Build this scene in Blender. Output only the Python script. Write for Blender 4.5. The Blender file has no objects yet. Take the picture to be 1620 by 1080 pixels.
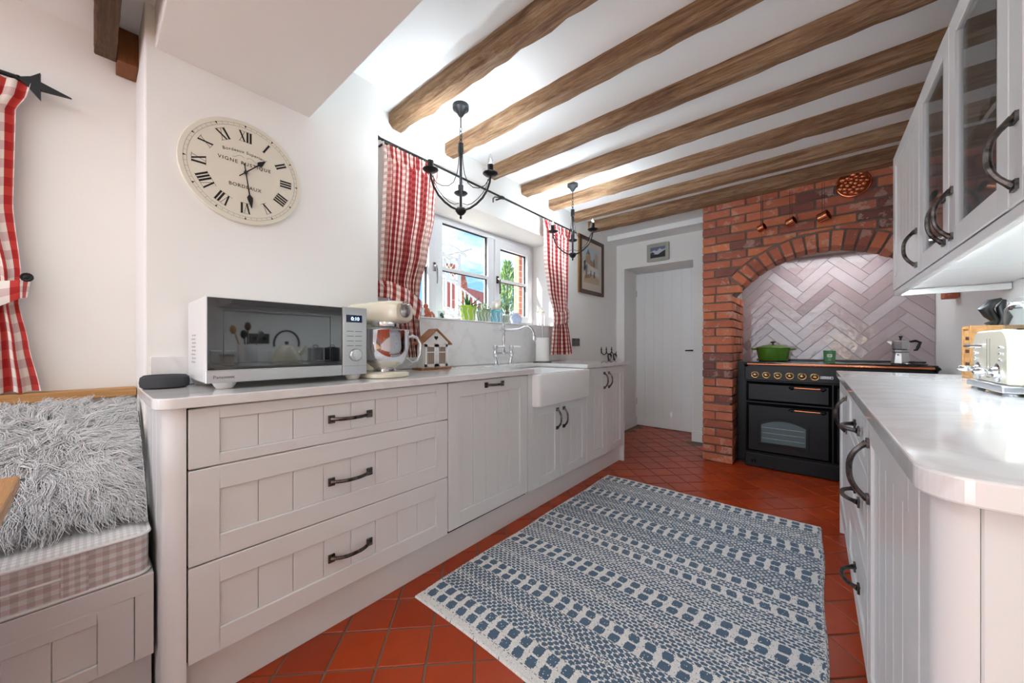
import bpy, bmesh, math, random
import numpy as np
from mathutils import Vector, Matrix
random.seed(7); rng = np.random.default_rng(7)
PI = math.pi
scene = bpy.context.scene
COL = scene.collection

# ------------------------------------------------------------------ camera
CAM_H = 1.04
YAW = math.atan(480 / 567)
cam = bpy.data.cameras.new('camera'); cam.sensor_width = 36; cam.lens = 567 * 36 / 1620
cam.shift_y = 7 / 1620; cam.clip_start = 0.02; cam.clip_end = 200
camo = bpy.data.objects.new('camera', cam); COL.objects.link(camo)
camo.location = (0, 0, CAM_H); camo.rotation_euler = (PI / 2, 0, YAW)
scene.camera = camo
vs = scene.view_settings
vs.view_transform = 'Standard'; vs.look = 'None'; vs.gamma = 1; vs.use_curve_mapping = False
vs.exposure = 1.02

# ------------------------------------------------------------------ sky, sun, daylight, fill lamps
def lin(c):
    return tuple(((v / 255) / 12.92 if v / 255 <= 0.04045 else ((v / 255 + 0.055) / 1.055) ** 2.4) for v in c[:3])
def rgba(c): return lin(c) + (1.0,)

world = bpy.data.worlds.new('sky'); scene.world = world; world.use_nodes = True
wn = world.node_tree; wn.nodes.clear()
def wnode(t): return wn.nodes.new(t)
wo = wnode('ShaderNodeOutputWorld'); wb = wnode('ShaderNodeBackground')
wtc = wnode('ShaderNodeTexCoord'); wno = wnode('ShaderNodeTexNoise'); wmp = wnode('ShaderNodeMapping')
wmp.inputs['Scale'].default_value = (1.0, 1.0, 3.2)
wno.inputs['Scale'].default_value = 3.4; wno.inputs['Detail'].default_value = 6; wno.inputs['Roughness'].default_value = 0.58
wcr = wnode('ShaderNodeValToRGB')
wcr.color_ramp.elements[0].position = 0.45; wcr.color_ramp.elements[0].color = rgba((108, 156, 208))
wcr.color_ramp.elements[1].position = 0.70; wcr.color_ramp.elements[1].color = rgba((240, 244, 248))
wn.links.new(wtc.outputs['Generated'], wmp.inputs['Vector']); wn.links.new(wmp.outputs[0], wno.inputs['Vector'])
wn.links.new(wno.outputs['Fac'], wcr.inputs[0]); wn.links.new(wcr.outputs[0], wb.inputs['Color'])
wb.inputs['Strength'].default_value = 1.25
wn.links.new(wb.outputs[0], wo.inputs['Surface'])

def lamp(name, kind, loc, rot, energy, color=(1, 1, 1), **kw):
    l = bpy.data.lights.new(name, kind); l.energy = energy; l.color = color
    for k, v in kw.items(): setattr(l, k, v)
    o = bpy.data.objects.new(name, l); COL.objects.link(o); o.location = loc; o.rotation_euler = rot
    return o
def aim(o, d): o.rotation_euler = Vector(d).to_track_quat('-Z', 'Y').to_euler()
sun = lamp('sun', 'SUN', (-6, -2, 8), (0, 0, 0), 11.0, (1.0, 0.96, 0.90), angle=0.02); aim(sun, (0.30, 1.0, -0.62))
# bench window daylight; the other lamps are added fill with no seen source
bd = lamp('rear_fill', 'AREA', (-0.7, -5.92, 1.20), (0, 0, 0), 28, (0.83, 0.935, 1.0), shape='RECTANGLE', size=2.3, size_y=2.0); aim(bd, (0, 1, 0))  # added fill from behind; the garden doors are made up
lw = lamp('bench_window_daylight', 'AREA', (-2.06, -2.35, 1.42), (0, 0, 0), 3.5, (0.84, 0.94, 1.0), shape='RECTANGLE', size=0.8, size_y=1.2); aim(lw, (1, 0, 0))
hl = lamp('recess_fill', 'AREA', (0.08, 3.98, 1.84), (0, 0, 0), 2.6, (0.92, 0.96, 1.0), shape='RECTANGLE', size=0.7, size_y=0.3); aim(hl, (0, 0, -1))  # added inside the arch to brighten tiles and hob; no hood seen
dl = lamp('warm_fill', 'POINT', (0.42, -0.50, 1.15), (0, 0, 0), 3.4, (1.0, 0.78, 0.40), shadow_soft_size=0.12)  # warm fill put in to tint the near end panel
ul = lamp('under_cabinet_fill', 'AREA', (0.358, 1.75, 1.338), (0, 0, 0), 5.2, (0.82, 0.93, 1.0), shape='RECTANGLE', size=2.1, size_y=0.012); ul.rotation_euler = (0, 0, PI / 2)  # added unseen strip that brightens the worktop and left fronts
rl = lamp('overhead_fill', 'AREA', (-0.80, -0.95, 2.17), (0, 0, 0), 10, (0.84, 0.94, 1.0), shape='RECTANGLE', size=1.6, size_y=1.4); aim(rl, (0, 0, -1))  # added overhead fill; the roof light is made up

# ------------------------------------------------------------------ materials
MATS = {}
class NT:
    def __init__(s, name):
        s.m = bpy.data.materials.new(name); s.m.use_nodes = True; s.t = s.m.node_tree
        s.b = s.t.nodes['Principled BSDF']; s.out = s.t.nodes['Material Output']; MATS[name] = s.m
    def n(s, t, **kw):
        x = s.t.nodes.new(t)
        for k, v in kw.items(): setattr(x, k, v)
        return x
    def l(s, a, b): s.t.links.new(a, b)
    def math(s, op, a, b=None, c=None):
        x = s.n('ShaderNodeMath', operation=op)
        for i, v in enumerate((a, b, c)):
            if v is None: continue
            if isinstance(v, (int, float)): x.inputs[i].default_value = v
            else: s.l(v, x.inputs[i])
        return x.outputs[0]
    def mix(s, f, a, b, mode='MIX'):
        x = s.n('ShaderNodeMix', data_type='RGBA', blend_type=mode)
        for i, v in ((0, f), (6, a), (7, b)):
            if isinstance(v, (int, float)): x.inputs[i].default_value = v
            elif isinstance(v, tuple): x.inputs[i].default_value = v if len(v) == 4 else v + (1,)
            else: s.l(v, x.inputs[i])
        return x.outputs[2]
    def coords(s, kind='Object', scale=(1, 1, 1), rot=(0, 0, 0)):
        c = s.n('ShaderNodeTexCoord'); m = s.n('ShaderNodeMapping')
        m.inputs['Scale'].default_value = scale; m.inputs['Rotation'].default_value = rot
        s.l(c.outputs[kind], m.inputs['Vector']); return m.outputs[0]
    def noise(s, vec, scale, detail=4, rough=0.55, dist=0):
        x = s.n('ShaderNodeTexNoise'); x.inputs['Scale'].default_value = scale; x.inputs['Detail'].default_value = detail
        x.inputs['Roughness'].default_value = rough; x.inputs['Distortion'].default_value = dist
        s.l(vec, x.inputs['Vector']); return x.outputs['Fac']
    def ramp(s, fac, stops):
        x = s.n('ShaderNodeValToRGB'); cr = x.color_ramp
        while len(cr.elements) < len(stops): cr.elements.new(0.5)
        for e, (p, c) in zip(cr.elements, stops): e.position = p; e.color = rgba(c)
        s.l(fac, x.inputs[0]); return x.outputs[0]
    def bump(s, h, strength, dist=0.01):
        x = s.n('ShaderNodeBump'); x.inputs['Strength'].default_value = strength; x.inputs['Distance'].default_value = dist
        s.l(h, x.inputs['Height']); s.l(x.outputs[0], s.b.inputs['Normal'])
    def objrand(s): return s.n('ShaderNodeObjectInfo').outputs['Random']
    def set(s, **kw):
        nm = dict(col='Base Color', rough='Roughness', metal='Metallic', ior='IOR', trans='Transmission Weight', coat='Coat Weight',
                  coatr='Coat Roughness', spec='Specular IOR Level', sheen='Sheen Weight', emit='Emission Color', estr='Emission Strength', sss='Subsurface Weight')
        for k, v in kw.items():
            i = s.b.inputs[nm[k]]
            if isinstance(v, (int, float)): i.default_value = v
            elif isinstance(v, tuple): i.default_value = v if len(v) == 4 else v + (1,)
            else: s.l(v, i)
        return s
def plain(name, c, rough=0.5, metal=0.0, **kw):
    return NT(name).set(col=rgba(c), rough=rough, metal=metal, **kw).m
def painted(name, c, rough=0.6, bs=60, bst=0.06, var=0.04, **kw):
    t = NT(name); v = t.coords(); f = t.noise(v, bs, 5)
    g = t.noise(v, 1.7, 3)
    a = tuple(x * (1 - var) for x in lin(c)); b = tuple(min(1, x * (1 + var)) for x in lin(c))
    t.set(col=t.mix(g, a, b), rough=rough, **kw); t.bump(f, bst, 0.004); return t.m

painted('wall_paint', (244, 242, 239), 0.85, 38, 0.10, 0.015)
painted('ceiling_paint', (249, 249, 249), 0.88, 30, 0.10, 0.012)
painted('trim_paint', (246, 246, 246), 0.35, 25, 0.03, 0.01)
painted('cabinet_paint', (232, 232, 232), 0.30, 90, 0.02, 0.01)
painted('bench_paint', (222, 219, 217), 0.40, 90, 0.02, 0.01)
painted('upvc', (236, 238, 241), 0.25, 20, 0.0, 0.005)
painted('ceramic', (247, 247, 247), 0.10, 20, 0.0, 0.004)
plain('black_gap', (14, 14, 15), 0.8)
plain('chrome', (222, 224, 228), 0.07, 1.0)
plain('steel', (196, 196, 197), 0.26, 1.0)
plain('black_iron', (22, 23, 25), 0.42, 0.35)
plain('black_plastic', (16, 16, 17), 0.35)
plain('black_enamel', (12, 13, 15), 0.32, spec=0.32)
plain('copper', (214, 138, 100), 0.20, 1.0)
plain('brass', (224, 190, 130), 0.22, 1.0)
plain('cream_enamel', (236, 229, 208), 0.16, coat=0.5)
plain('white_plastic', (232, 232, 232), 0.3)
plain('paper', (244, 243, 241), 0.85)
plain('green_enamel', (78, 128, 34), 0.12, coat=0.6)
plain('green_glass', (98, 160, 108), 0.12)
plain('lime_glaze', (172, 208, 66), 0.2)
plain('teal_glaze', (120, 186, 204), 0.2)
plain('terracotta', (186, 106, 78), 0.7)
plain('leaf_dark', (46, 104, 46), 0.4)
plain('leaf_grey', (150, 168, 140), 0.6)
plain('cactus_wool', (226, 218, 206), 0.9)
plain('blue_white', (188, 198, 224), 0.2)
plain('wicker_white', (236, 234, 230), 0.5)
plain('ink', (18, 17, 17), 0.7)
plain('ink_grey', (110, 108, 104), 0.8)
plain('panel_grey', (196, 198, 201), 0.3, 0.75)
plain('dark_fabric', (62, 64, 68), 0.9)
plain('gilt', (150, 106, 52), 0.35, 0.5)
plain('dark_wood', (72, 42, 24), 0.4)
plain('mount_card', (226, 212, 196), 0.9)
plain('silver_frame', (168, 168, 156), 0.4, 0.2)
plain('socket_pewter', (112, 110, 106), 0.35, 0.8)
plain('white_render', (206, 204, 196), 0.8)
plain('soil', (60, 44, 34), 0.95)
plain('screen_blue', (8, 16, 60), 0.2)
NT('digit_glow').set(col=(0.1, 0.2, 1, 1), emit=(0.35, 0.6, 1.0, 1), estr=2.5)
# pewter handle with worn bronze
t = NT('pewter'); v = t.coords(); f = t.noise(v, 40, 4)
t.set(col=t.ramp(f, [(0.35, (46, 42, 40)), (0.65, (120, 114, 110))]), metal=0.95, rough=0.3)
# quartz worktop
t = NT('quartz'); v = t.coords(); w = t.noise(v, 1.6, 8, 0.6, 1.4)
vein = t.math('ABSOLUTE', t.math('SUBTRACT', w, 0.5)); vm = t.math('SMOOTH_MIN', t.math('MULTIPLY', vein, 22.0), 1.0, 0.2)
t.set(col=t.mix(vm, lin((229, 227, 226)), lin((238, 237, 237))), rough=0.06, spec=0.55)
# quarry tile
t = NT('quarry_tile'); v = t.coords(); r = t.objrand(); f = t.noise(v, 16, 5)
c = t.ramp(r, [(0.0, (160, 54, 12)), (0.35, (176, 62, 14)), (0.7, (186, 68, 18)), (1.0, (168, 56, 12))])
c2 = t.mix(t.math('MULTIPLY', f, 0.55), c, lin((138, 46, 14)))
t.set(col=c2, rough=t.math('MULTIPLY_ADD', f, 0.22, 0.20), spec=0.36); t.bump(t.noise(v, 9, 4), 0.10, 0.006)
painted('grout', (122, 104, 88), 0.9, 80, 0.2, 0.1)
# brick
t = NT('brick_clay'); r = t.objrand(); va = t.n('ShaderNodeVectorMath', operation='ADD'); t.l(t.coords(), va.inputs[0]); vc = t.n('ShaderNodeCombineXYZ')
t.l(t.math('MULTIPLY', r, 37.0), vc.inputs[0]); t.l(t.math('MULTIPLY', r, 91.0), vc.inputs[1]); t.l(vc.outputs[0], va.inputs[1]); v = va.outputs[0]; f = t.noise(v, 11, 6, 0.65); g = t.noise(v, 55, 4)
c = t.ramp(r, [(0.0, (116, 72, 66)), (0.10, (146, 88, 76)), (0.18, (176, 98, 72)), (0.45, (204, 116, 82)), (0.7, (216, 130, 92)), (0.85, (190, 110, 88)), (1.0, (226, 132, 80))])
c = t.mix(t.math('MULTIPLY', t.math('POWER', f, 1.6), 0.7), c, lin((104, 62, 54)))
pale = t.math('MULTIPLY', t.math('GREATER_THAN', t.noise(v, 7.3, 6, 0.7), 0.565), t.math('MULTIPLY', g, 0.75))
c = t.mix(pale, c, lin((206, 178, 162)))
t.set(col=c, rough=0.85); t.bump(t.math('ADD', f, t.math('MULTIPLY', g, 0.6)), 0.55, 0.012)
painted('mortar', (114, 102, 93), 0.95, 70, 0.5, 0.12)
# old timber
def timber(name, cols, axis=0, scale=1.0, rough=0.75):
    t = NT(name); sc = [13 * scale] * 3; sc[axis] = 1.0 * scale
    v = t.coords('Object', tuple(sc)); rnd = t.objrand()
    add = t.n('ShaderNodeVectorMath', operation='ADD'); t.l(v, add.inputs[0]); cb = t.n('ShaderNodeCombineXYZ')
    t.l(t.math('MULTIPLY', rnd, 30), cb.inputs[0]); t.l(t.math('MULTIPLY', rnd, 17), cb.inputs[1]); t.l(cb.outputs[0], add.inputs[1])
    f = t.noise(add.outputs[0], 1.7, 9, 0.68, 0.8); g = t.noise(add.outputs[0], 9, 7, 0.7, 0.3)
    h = t.math('ADD', t.math('MULTIPLY', f, 0.62), t.math('MULTIPLY', g, 0.38))
    t.set(col=t.ramp(h, cols), rough=rough); t.bump(h, 0.9, 0.012); return t.m
timber('beam_timber', [(0.32, (62, 42, 30)), (0.44, (120, 86, 58)), (0.54, (158, 124, 92)), (0.66, (196, 172, 144))])
timber('dark_timber', [(0.30, (40, 28, 20)), (0.5, (84, 58, 36)), (0.62, (112, 84, 54)), (0.75, (60, 46, 34))])
timber('oak', [(0.25, (164, 112, 62)), (0.5, (194, 142, 86)), (0.75, (214, 166, 108))], 1, 0.8, 0.4)
timber('oak_x', [(0.25, (164, 112, 62)), (0.5, (194, 142, 86)), (0.75, (214, 166, 108))], 0, 0.8, 0.4)
timber('roof_wood', [(0.25, (146, 92, 52)), (0.75, (182, 126, 78))], 0, 2.0, 0.5)
timber('end_grain', [(0.25, (112, 66, 34)), (0.5, (142, 88, 50)), (0.75, (160, 104, 62))], 2, 2.2)
# glazed pink tiles
t = NT('pink_glaze'); v = t.coords(); r = t.objrand(); f = t.noise(v, 22, 4)
c = t.ramp(r, [(0.0, (196, 184, 186)), (0.3, (184, 168, 170)), (0.55, (205, 196, 198)), (0.8, (178, 156, 156)), (0.93, (190, 174, 176)), (1.0, (150, 130, 132))])
c = t.mix(t.math('MULTIPLY', f, 0.35), c, lin((172, 150, 152)))
t.set(col=c, rough=0.07, spec=0.42); t.bump(t.noise(v, 15, 2, 0.5), 0.25, 0.012)
painted('tile_grout', (196, 186, 186), 0.9, 60, 0.1, 0.03)
# cloths
def gingham(name, period, dark, mid, light, mid2=None, uv='UV'):
    t = NT(name); c = t.n('ShaderNodeTexCoord'); s = t.n('ShaderNodeSeparateXYZ'); t.l(c.outputs[uv], s.inputs[0])
    def stripe(x): return t.math('GREATER_THAN', t.math('FRACT', t.math('DIVIDE', x, period)), 0.5)
    a = stripe(s.outputs[0]); b = stripe(s.outputs[1])
    lo = t.mix(b, lin(light), lin(mid2 or mid)); hi = t.mix(b, lin(mid), lin(dark))
    t.set(col=t.mix(a, lo, hi), rough=0.9, sheen=0.2)
    n = t.noise(t.coords('UV', (400, 400, 400)), 1.0, 2); t.bump(n, 0.1, 0.002); return t.m
gingham('gingham', 0.037, (132, 24, 30), (176, 58, 56), (243, 230, 218), (218, 176, 168))
gingham('gingham_bench', 0.060, (172, 32, 30), (196, 58, 52), (246, 238, 230), (222, 198, 194))
gingham('seat_check', 0.013, (206, 203, 203), (222, 220, 219), (238, 238, 238), (216, 214, 213))
gingham('seat_tartan', 0.024, (192, 176, 172), (206, 202, 200), (226, 225, 224), (212, 196, 192))
plain('piping', (236, 234, 232), 0.8)
t = NT('fur').set(col=rgba((252, 252, 253)), rough=0.7); tl = t.n('ShaderNodeBsdfTranslucent'); tl.inputs[0].default_value = rgba((252, 252, 253)); ms = t.n('ShaderNodeMixShader'); ms.inputs[0].default_value = 0.3; t.l(t.b.outputs[0], ms.inputs[1]); t.l(tl.outputs[0], ms.inputs[2]); t.l(ms.outputs[0], t.out.inputs['Surface'])
# rug weave colours live in a face attribute
t = NT('rug_weave'); a = t.n('ShaderNodeVertexColor', layer_name='weave'); v = t.coords('Object', (1, 1, 1))
f = t.noise(v, 260, 3); g = t.noise(v, 6, 4)
c = t.mix(t.math('MULTIPLY', f, 0.14), a.outputs[0], lin((150, 150, 150)))
t.set(col=c, rough=0.95, sheen=0.2); t.bump(f, 0.5, 0.004)
# glass
def thin_glass(name, tint=(1, 1, 1), ior=1.5, dark=None):
    t = NT(name); t.t.nodes.remove(t.b)
    tr = t.n('ShaderNodeBsdfTransparent'); tr.inputs[0].default_value = tint + (1,)
    gl = t.n('ShaderNodeBsdfGlossy'); gl.inputs['Roughness'].default_value = 0.02
    f0 = ((ior - 1) / (ior + 1)) ** 2; lwt = t.n('ShaderNodeLayerWeight'); lwt.inputs[0].default_value = 0.5   # Schlick, the same from both faces
    fac = t.math('MULTIPLY_ADD', t.math('POWER', lwt.outputs['Facing'], 5.0), 1 - f0, f0)
    mx = t.n('ShaderNodeMixShader'); t.l(fac, mx.inputs[0]); t.l(tr.outputs[0], mx.inputs[1]); t.l(gl.outputs[0], mx.inputs[2])
    t.l(mx.outputs[0], t.out.inputs['Surface']); return t.m
thin_glass('pane_glass'); thin_glass('vessel_glass', (0.93, 0.95, 0.95), 1.5)
thin_glass('cabinet_glass', (0.84, 0.87, 0.88), 1.55)
plain('dark_glass', (9, 10, 12), 0.03, ior=1.8)
plain('oven_glass', (120, 134, 136), 0.05, 0.6)
plain('bulb_filament', (250, 214, 170), 0.4)
# outdoors
painted('pale_stone', (214, 206, 194), 0.95, 14, 0.8, 0.25)
painted('bounce_paving', (206, 202, 192), 0.95, 30, 0.6, 0.1)  # unseen ground coloured pale to bounce sunlight up through the window
t = NT('conifer'); v = t.coords(); t.set(col=t.ramp(t.noise(v, 9, 5), [(0.3, (64, 104, 58)), (0.7, (146, 176, 108))]), rough=0.8)
t = NT('outdoor_brick'); v = t.coords('Object', (1, 1, 1), (PI / 2, 0, PI / 2)); b = t.n('ShaderNodeTexBrick'); t.l(v, b.inputs['Vector'])
b.inputs['Scale'].default_value = 4.6; b.inputs['Color1'].default_value = rgba((196, 104, 72)); b.inputs['Color2'].default_value = rgba((176, 88, 62)); b.inputs['Mortar'].default_value = rgba((206, 190, 172))
t.set(col=b.outputs['Color'], rough=0.9)
plain('red_timber', (190, 116, 108), 0.7)

# ------------------------------------------------------------------ mesh helpers
ORG = {}
def org(o): return ORG.get(o.name, Vector((0, 0, 0))) if o else Vector((0, 0, 0))
def link(o, parent=None):
    COL.objects.link(o)
    if parent: o.parent = parent
    return o
def tag(o, label=None, cat=None, group=None, kind=None):
    if label: o['label'] = label
    if cat: o['category'] = cat
    if group: o['group'] = group
    if kind: o['kind'] = kind
    return o
def T(name, label, cat, loc, group=None):
    o = bpy.data.objects.new(name, None); COL.objects.link(o); o.location = loc; o.empty_display_size = 0.05
    ORG[o.name] = Vector(loc); return tag(o, label, cat, group)
class MB:
    def __init__(s): s.v = []; s.f = []; s.uv = None
    def add(s, vs, fs):
        k = len(s.v); s.v += [tuple(p) for p in vs]; s.f += [tuple(i + k for i in f) for f in fs]; return s
    def box(s, x0, y0, z0, x1, y1, z1):
        if x0 > x1: x0, x1 = x1, x0
        if y0 > y1: y0, y1 = y1, y0
        if z0 > z1: z0, z1 = z1, z0
        return s.add([(x0, y0, z0), (x1, y0, z0), (x1, y1, z0), (x0, y1, z0), (x0, y0, z1), (x1, y0, z1), (x1, y1, z1), (x0, y1, z1)],
                     [(0, 3, 2, 1), (4, 5, 6, 7), (0, 1, 5, 4), (1, 2, 6, 5), (2, 3, 7, 6), (3, 0, 4, 7)])
    def prism(s, poly, axis, a0, a1):
        """poly: 2-D points in the other two axes (x: (y,z); y: (x,z); z: (x,y))"""
        def p3(p, a): return {'x': (a, p[0], p[1]), 'y': (p[0], a, p[1]), 'z': (p[0], p[1], a)}[axis]
        n = len(poly); vs = [p3(p, a0) for p in poly] + [p3(p, a1) for p in poly]
        fs = [tuple(range(n))[::-1], tuple(range(n, 2 * n))] + [(i, (i + 1) % n, n + (i + 1) % n, n + i) for i in range(n)]
        return s.add(vs, fs)
    def tube(s, pts, r, n=8, closed=False, cap=True):
        pts = [Vector(p) for p in pts]; m = len(pts)
        rs = [r] * m if isinstance(r, (int, float)) else list(r)
        vs = []; prev = None
        for i, p in enumerate(pts):
            a = pts[(i - 1) % m] if (closed or i > 0) else p; b = pts[(i + 1) % m] if (closed or i < m - 1) else p
            d = (b - a); d = d.normalized() if d.length > 1e-9 else Vector((0, 0, 1))
            if prev is None:
                u = d.cross(Vector((0, 0, 1)));
                if u.length < 0.05: u = d.cross(Vector((0, 1, 0)))
            else:
                u = prev - d * prev.dot(d)
            u.normalize(); w = d.cross(u); prev = u
            for k in range(n):
                q = 2 * PI * k / n; vs.append(p + (u * math.cos(q) + w * math.sin(q)) * rs[i])
        fs = []
        for i in range(m if closed else m - 1):
            j = (i + 1) % m
            for k in range(n):
                l = (k + 1) % n; fs.append((i * n + k, i * n + l, j * n + l, j * n + k))
        if cap and not closed:
            fs.append(tuple(range(n))[::-1]); fs.append(tuple(range((m - 1) * n, m * n)))
        return s.add(vs, fs)
    def lathe(s, prof, c, n=24, axis=(0, 0, 1), sx=1.0, sy=1.0):
        """prof: (r, h) from bottom to top around an axis through c"""
        A = Vector(axis).normalized(); U = A.cross(Vector((0, 1, 0)));
        if U.length < 0.1: U = A.cross(Vector((1, 0, 0)))
        U.normalize(); W = A.cross(U); c = Vector(c); vs = []; fs = []
        for r, h in prof:
            r = max(r, 1e-5)
            for k in range(n):
                q = 2 * PI * k / n; vs.append(c + A * h + U * (r * math.cos(q) * sx) + W * (r * math.sin(q) * sy))
        for i in range(len(prof) - 1):
            for k in range(n):
                l = (k + 1) % n; fs.append((i * n + k, i * n + l, (i + 1) * n + l, (i + 1) * n + k))
        if prof[0][0] > 1e-4: fs.append(tuple(range(n))[::-1])
        if prof[-1][0] > 1e-4: fs.append(tuple(range((len(prof) - 1) * n, len(prof) * n)))
        return s.add(vs, fs)
    def ball(s, c, r, n=12, m=8, sc=(1, 1, 1)):
        vs = []; fs = []
        for i in range(m + 1):
            t_ = PI * i / m
            for k in range(n):
                q = 2 * PI * k / n
                vs.append((c[0] + r * sc[0] * math.sin(t_) * math.cos(q), c[1] + r * sc[1] * math.sin(t_) * math.sin(q), c[2] - r * sc[2] * math.cos(t_)))
        for i in range(m):
            for k in range(n):
                l = (k + 1) % n; fs.append((i * n + k, i * n + l, (i + 1) * n + l, (i + 1) * n + k))
        return s.add(vs, fs)
    def obj(s, name, mat, parent=None, smooth=False, bevel=0.0, seg=2, keep=None):
        o3 = org(parent)
        if keep is not None: o3 = Vector(keep)
        me = bpy.data.meshes.new(name)
        me.from_pydata([(a - o3.x, b - o3.y, c - o3.z) for a, b, c in s.v], [], s.f)
        bm = bmesh.new(); bm.from_mesh(me)
        bmesh.ops.remove_doubles(bm, verts=bm.verts, dist=2e-5)
        bmesh.ops.recalc_face_normals(bm, faces=bm.faces)
        if bevel:
            ed = [e for e in bm.edges if len(e.link_faces) == 2 and e.calc_face_angle(0) > 0.5]
            bmesh.ops.bevel(bm, geom=ed, offset=bevel, segments=seg, profile=0.5, affect='EDGES')
        bm.to_mesh(me); bm.free()
        if smooth:
            me.shade_smooth(); me.set_sharp_from_angle(angle=0.7)
        me.materials.append(MATS[mat])
        o = bpy.data.objects.new(name, me); link(o, parent)
        if keep is not None:
            o.location = Vector(keep) - org(parent); ORG[o.name] = Vector(keep)
        else: ORG[o.name] = o3
        return o
def box(x0, y0, z0, x1, y1, z1): return MB().box(x0, y0, z0, x1, y1, z1)
def share(src, name, loc_world, parent, rot=None, scale=None):
    o = bpy.data.objects.new(name, src); link(o, parent); o.location = Vector(loc_world) - org(parent)
    if rot is not None: o.rotation_euler = rot
    if scale is not None: o.scale = scale
    ORG[o.name] = Vector(loc_world); return o
def clip(poly, nx, ny, d):
    """keep the part with nx*x+ny*y >= d"""
    out = []
    for i in range(len(poly)):
        a = poly[i]; b = poly[(i + 1) % len(poly)]
        fa = nx * a[0] + ny * a[1] - d; fb = nx * b[0] + ny * b[1] - d
        if fa >= 0: out.append(a)
        if (fa >= 0) != (fb >= 0):
            t_ = fa / (fa - fb); out.append((a[0] + (b[0] - a[0]) * t_, a[1] + (b[1] - a[1]) * t_))
    return out
def area(p): return abs(sum(p[i][0] * p[(i + 1) % len(p)][1] - p[(i + 1) % len(p)][0] * p[i][1] for i in range(len(p)))) / 2 if len(p) > 2 else 0
def text(s, size, origin, right, up, mat, parent, name, extrude=0.0004, align='CENTER', arc=None, space=1.0):
    cu = bpy.data.curves.new(name, 'FONT'); cu.body = s; cu.size = size; cu.align_x = align; cu.align_y = 'CENTER'; cu.extrude = extrude
    cu.space_character = space; cu.resolution_u = 3
    tmp = bpy.data.objects.new(name + '_tmp', cu); COL.objects.link(tmp)
    bpy.context.view_layer.update()
    me = bpy.data.meshes.new_from_object(tmp.evaluated_get(bpy.context.evaluated_depsgraph_get()))
    bpy.data.objects.remove(tmp); bpy.data.curves.remove(cu)
    R_ = Vector(right); U_ = Vector(up); N_ = R_.cross(U_); O_ = Vector(origin) - org(parent)
    for v_ in me.vertices:
        x, y, z = v_.co
        if arc: x, y = (arc + y) * math.sin(x / arc), (arc + y) * math.cos(x / arc) - arc
        v_.co = O_ + R_ * x + U_ * y + N_ * z
    me.materials.clear(); me.materials.append(MATS[mat])
    o = bpy.data.objects.new(name, me); link(o, parent); ORG[o.name] = org(parent); return o
def lerp_tab(tab, z):
    """tab: rows (z, a, b, ...) with z falling; smooth interpolation"""
    if z >= tab[0][0]: return tab[0][1:]
    for p, q in zip(tab, tab[1:]):
        if z >= q[0]:
            t_ = (p[0] - z) / (p[0] - q[0]); t_ = t_ * t_ * (3 - 2 * t_) * 0.5 + t_ * 0.5
            return tuple(a + (b - a) * t_ for a, b in zip(p[1:], q[1:]))
    return tab[-1][1:]

# ================================================================== THE SETTING
XW = -1.90; XP = -1.755; XB = -2.08; XR = 0.715; YB = 4.27; ZC = 2.40
def struct(o): o['kind'] = 'structure'; return o

fl = struct(box(-2.24, -6.1, -0.08, 0.85, 4.8, -0.004).obj('floor', 'grout'))
TP = 0.158; S2 = math.sqrt(0.5)
def tile_mesh():
    a = TP / 2 - 0.0035; m = MB(); m.box(-a, -a, -0.012, a, a, 0.0); o = m.obj('tile_src', 'quarry_tile', bevel=0.0018, seg=1)
    me = o.data; bpy.data.objects.remove(o); return me
tile_me = tile_mesh(); tiles = []; far = MB()
for i in range(-60, 70):
    for j in range(-70, 60):
        x = -1.083 + ((i + 0.5) * S2 + (j + 0.5) * S2) * TP; y = 0.600 + (-(i + 0.5) * S2 + (j + 0.5) * S2) * TP
        if not (-2.0 < x < 0.66 and -5.9 < y < 4.72): continue
        if y < 0.30:
            if x > -1.42:
                a = (TP / 2 - 0.0035) * math.sqrt(2)
                far.add([(x - a, y, 0), (x, y - a, 0), (x + a, y, 0), (x, y + a, 0)], [(0, 1, 2, 3)])
            continue
        if x < -1.42 and y < 3.06: continue
        if x > 0.24 and y < 2.66: continue
        if -1.15 < x < -0.09 and 1.0 < y < 2.56: continue
        if y > 3.62 and x > -0.80 and not (-0.66 < x and y < 3.78): continue
        if y > 4.14 and not (-1.72 < x < -1.08): continue
        if x < -1.82: continue
        tiles.append((x, y))
for x, y in tiles:
    share(tile_me, 'tile', (x, y, random.uniform(-0.0008, 0.0008)), fl, (random.uniform(-.004, .004), random.uniform(-.004, .004), PI / 4 + random.choice((0, 1, 2, 3)) * PI / 2))
tag(far.obj('tile_field', 'quarry_tile', fl), kind='stuff')

# walls
w = MB().box(-2.24, 0.985, 0, XW, 4.75, 1.215).box(-2.24, 0.985, 2.04, XW, 4.75, 2.5).box(-2.24, 0.985, 1.215, XW, 1.13, 2.04).box(-2.24, 2.93, 1.215, XW, 4.75, 2.04)
struct(w.obj('wall_left', 'wall_paint'))
struct(box(-2.24, 0.123, 0, XP, 0.985, 2.5).obj('wall_pier', 'wall_paint', bevel=0.006))
w = MB().box(-2.2, -6.1, 0, XB, 0.123, 1.0).box(-2.2, -6.1, 1.85, XB, 0.123, 2.5).box(-2.2, -1.75, 1.0, XB, 0.123, 1.85).box(-2.2, -6.1, 1.0, XB, -2.95, 1.85)
struct(w.obj('wall_bench', 'wall_paint'))
w = MB().box(-1.90, YB, 0, -1.80, 4.75, 2.5).box(-1.80, YB, 1.985, -1.02, 4.75, 2.5).box(-1.02, YB, 0, XR, 4.75, 2.5)
struct(w.obj('wall_back', 'wall_paint'))
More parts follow.
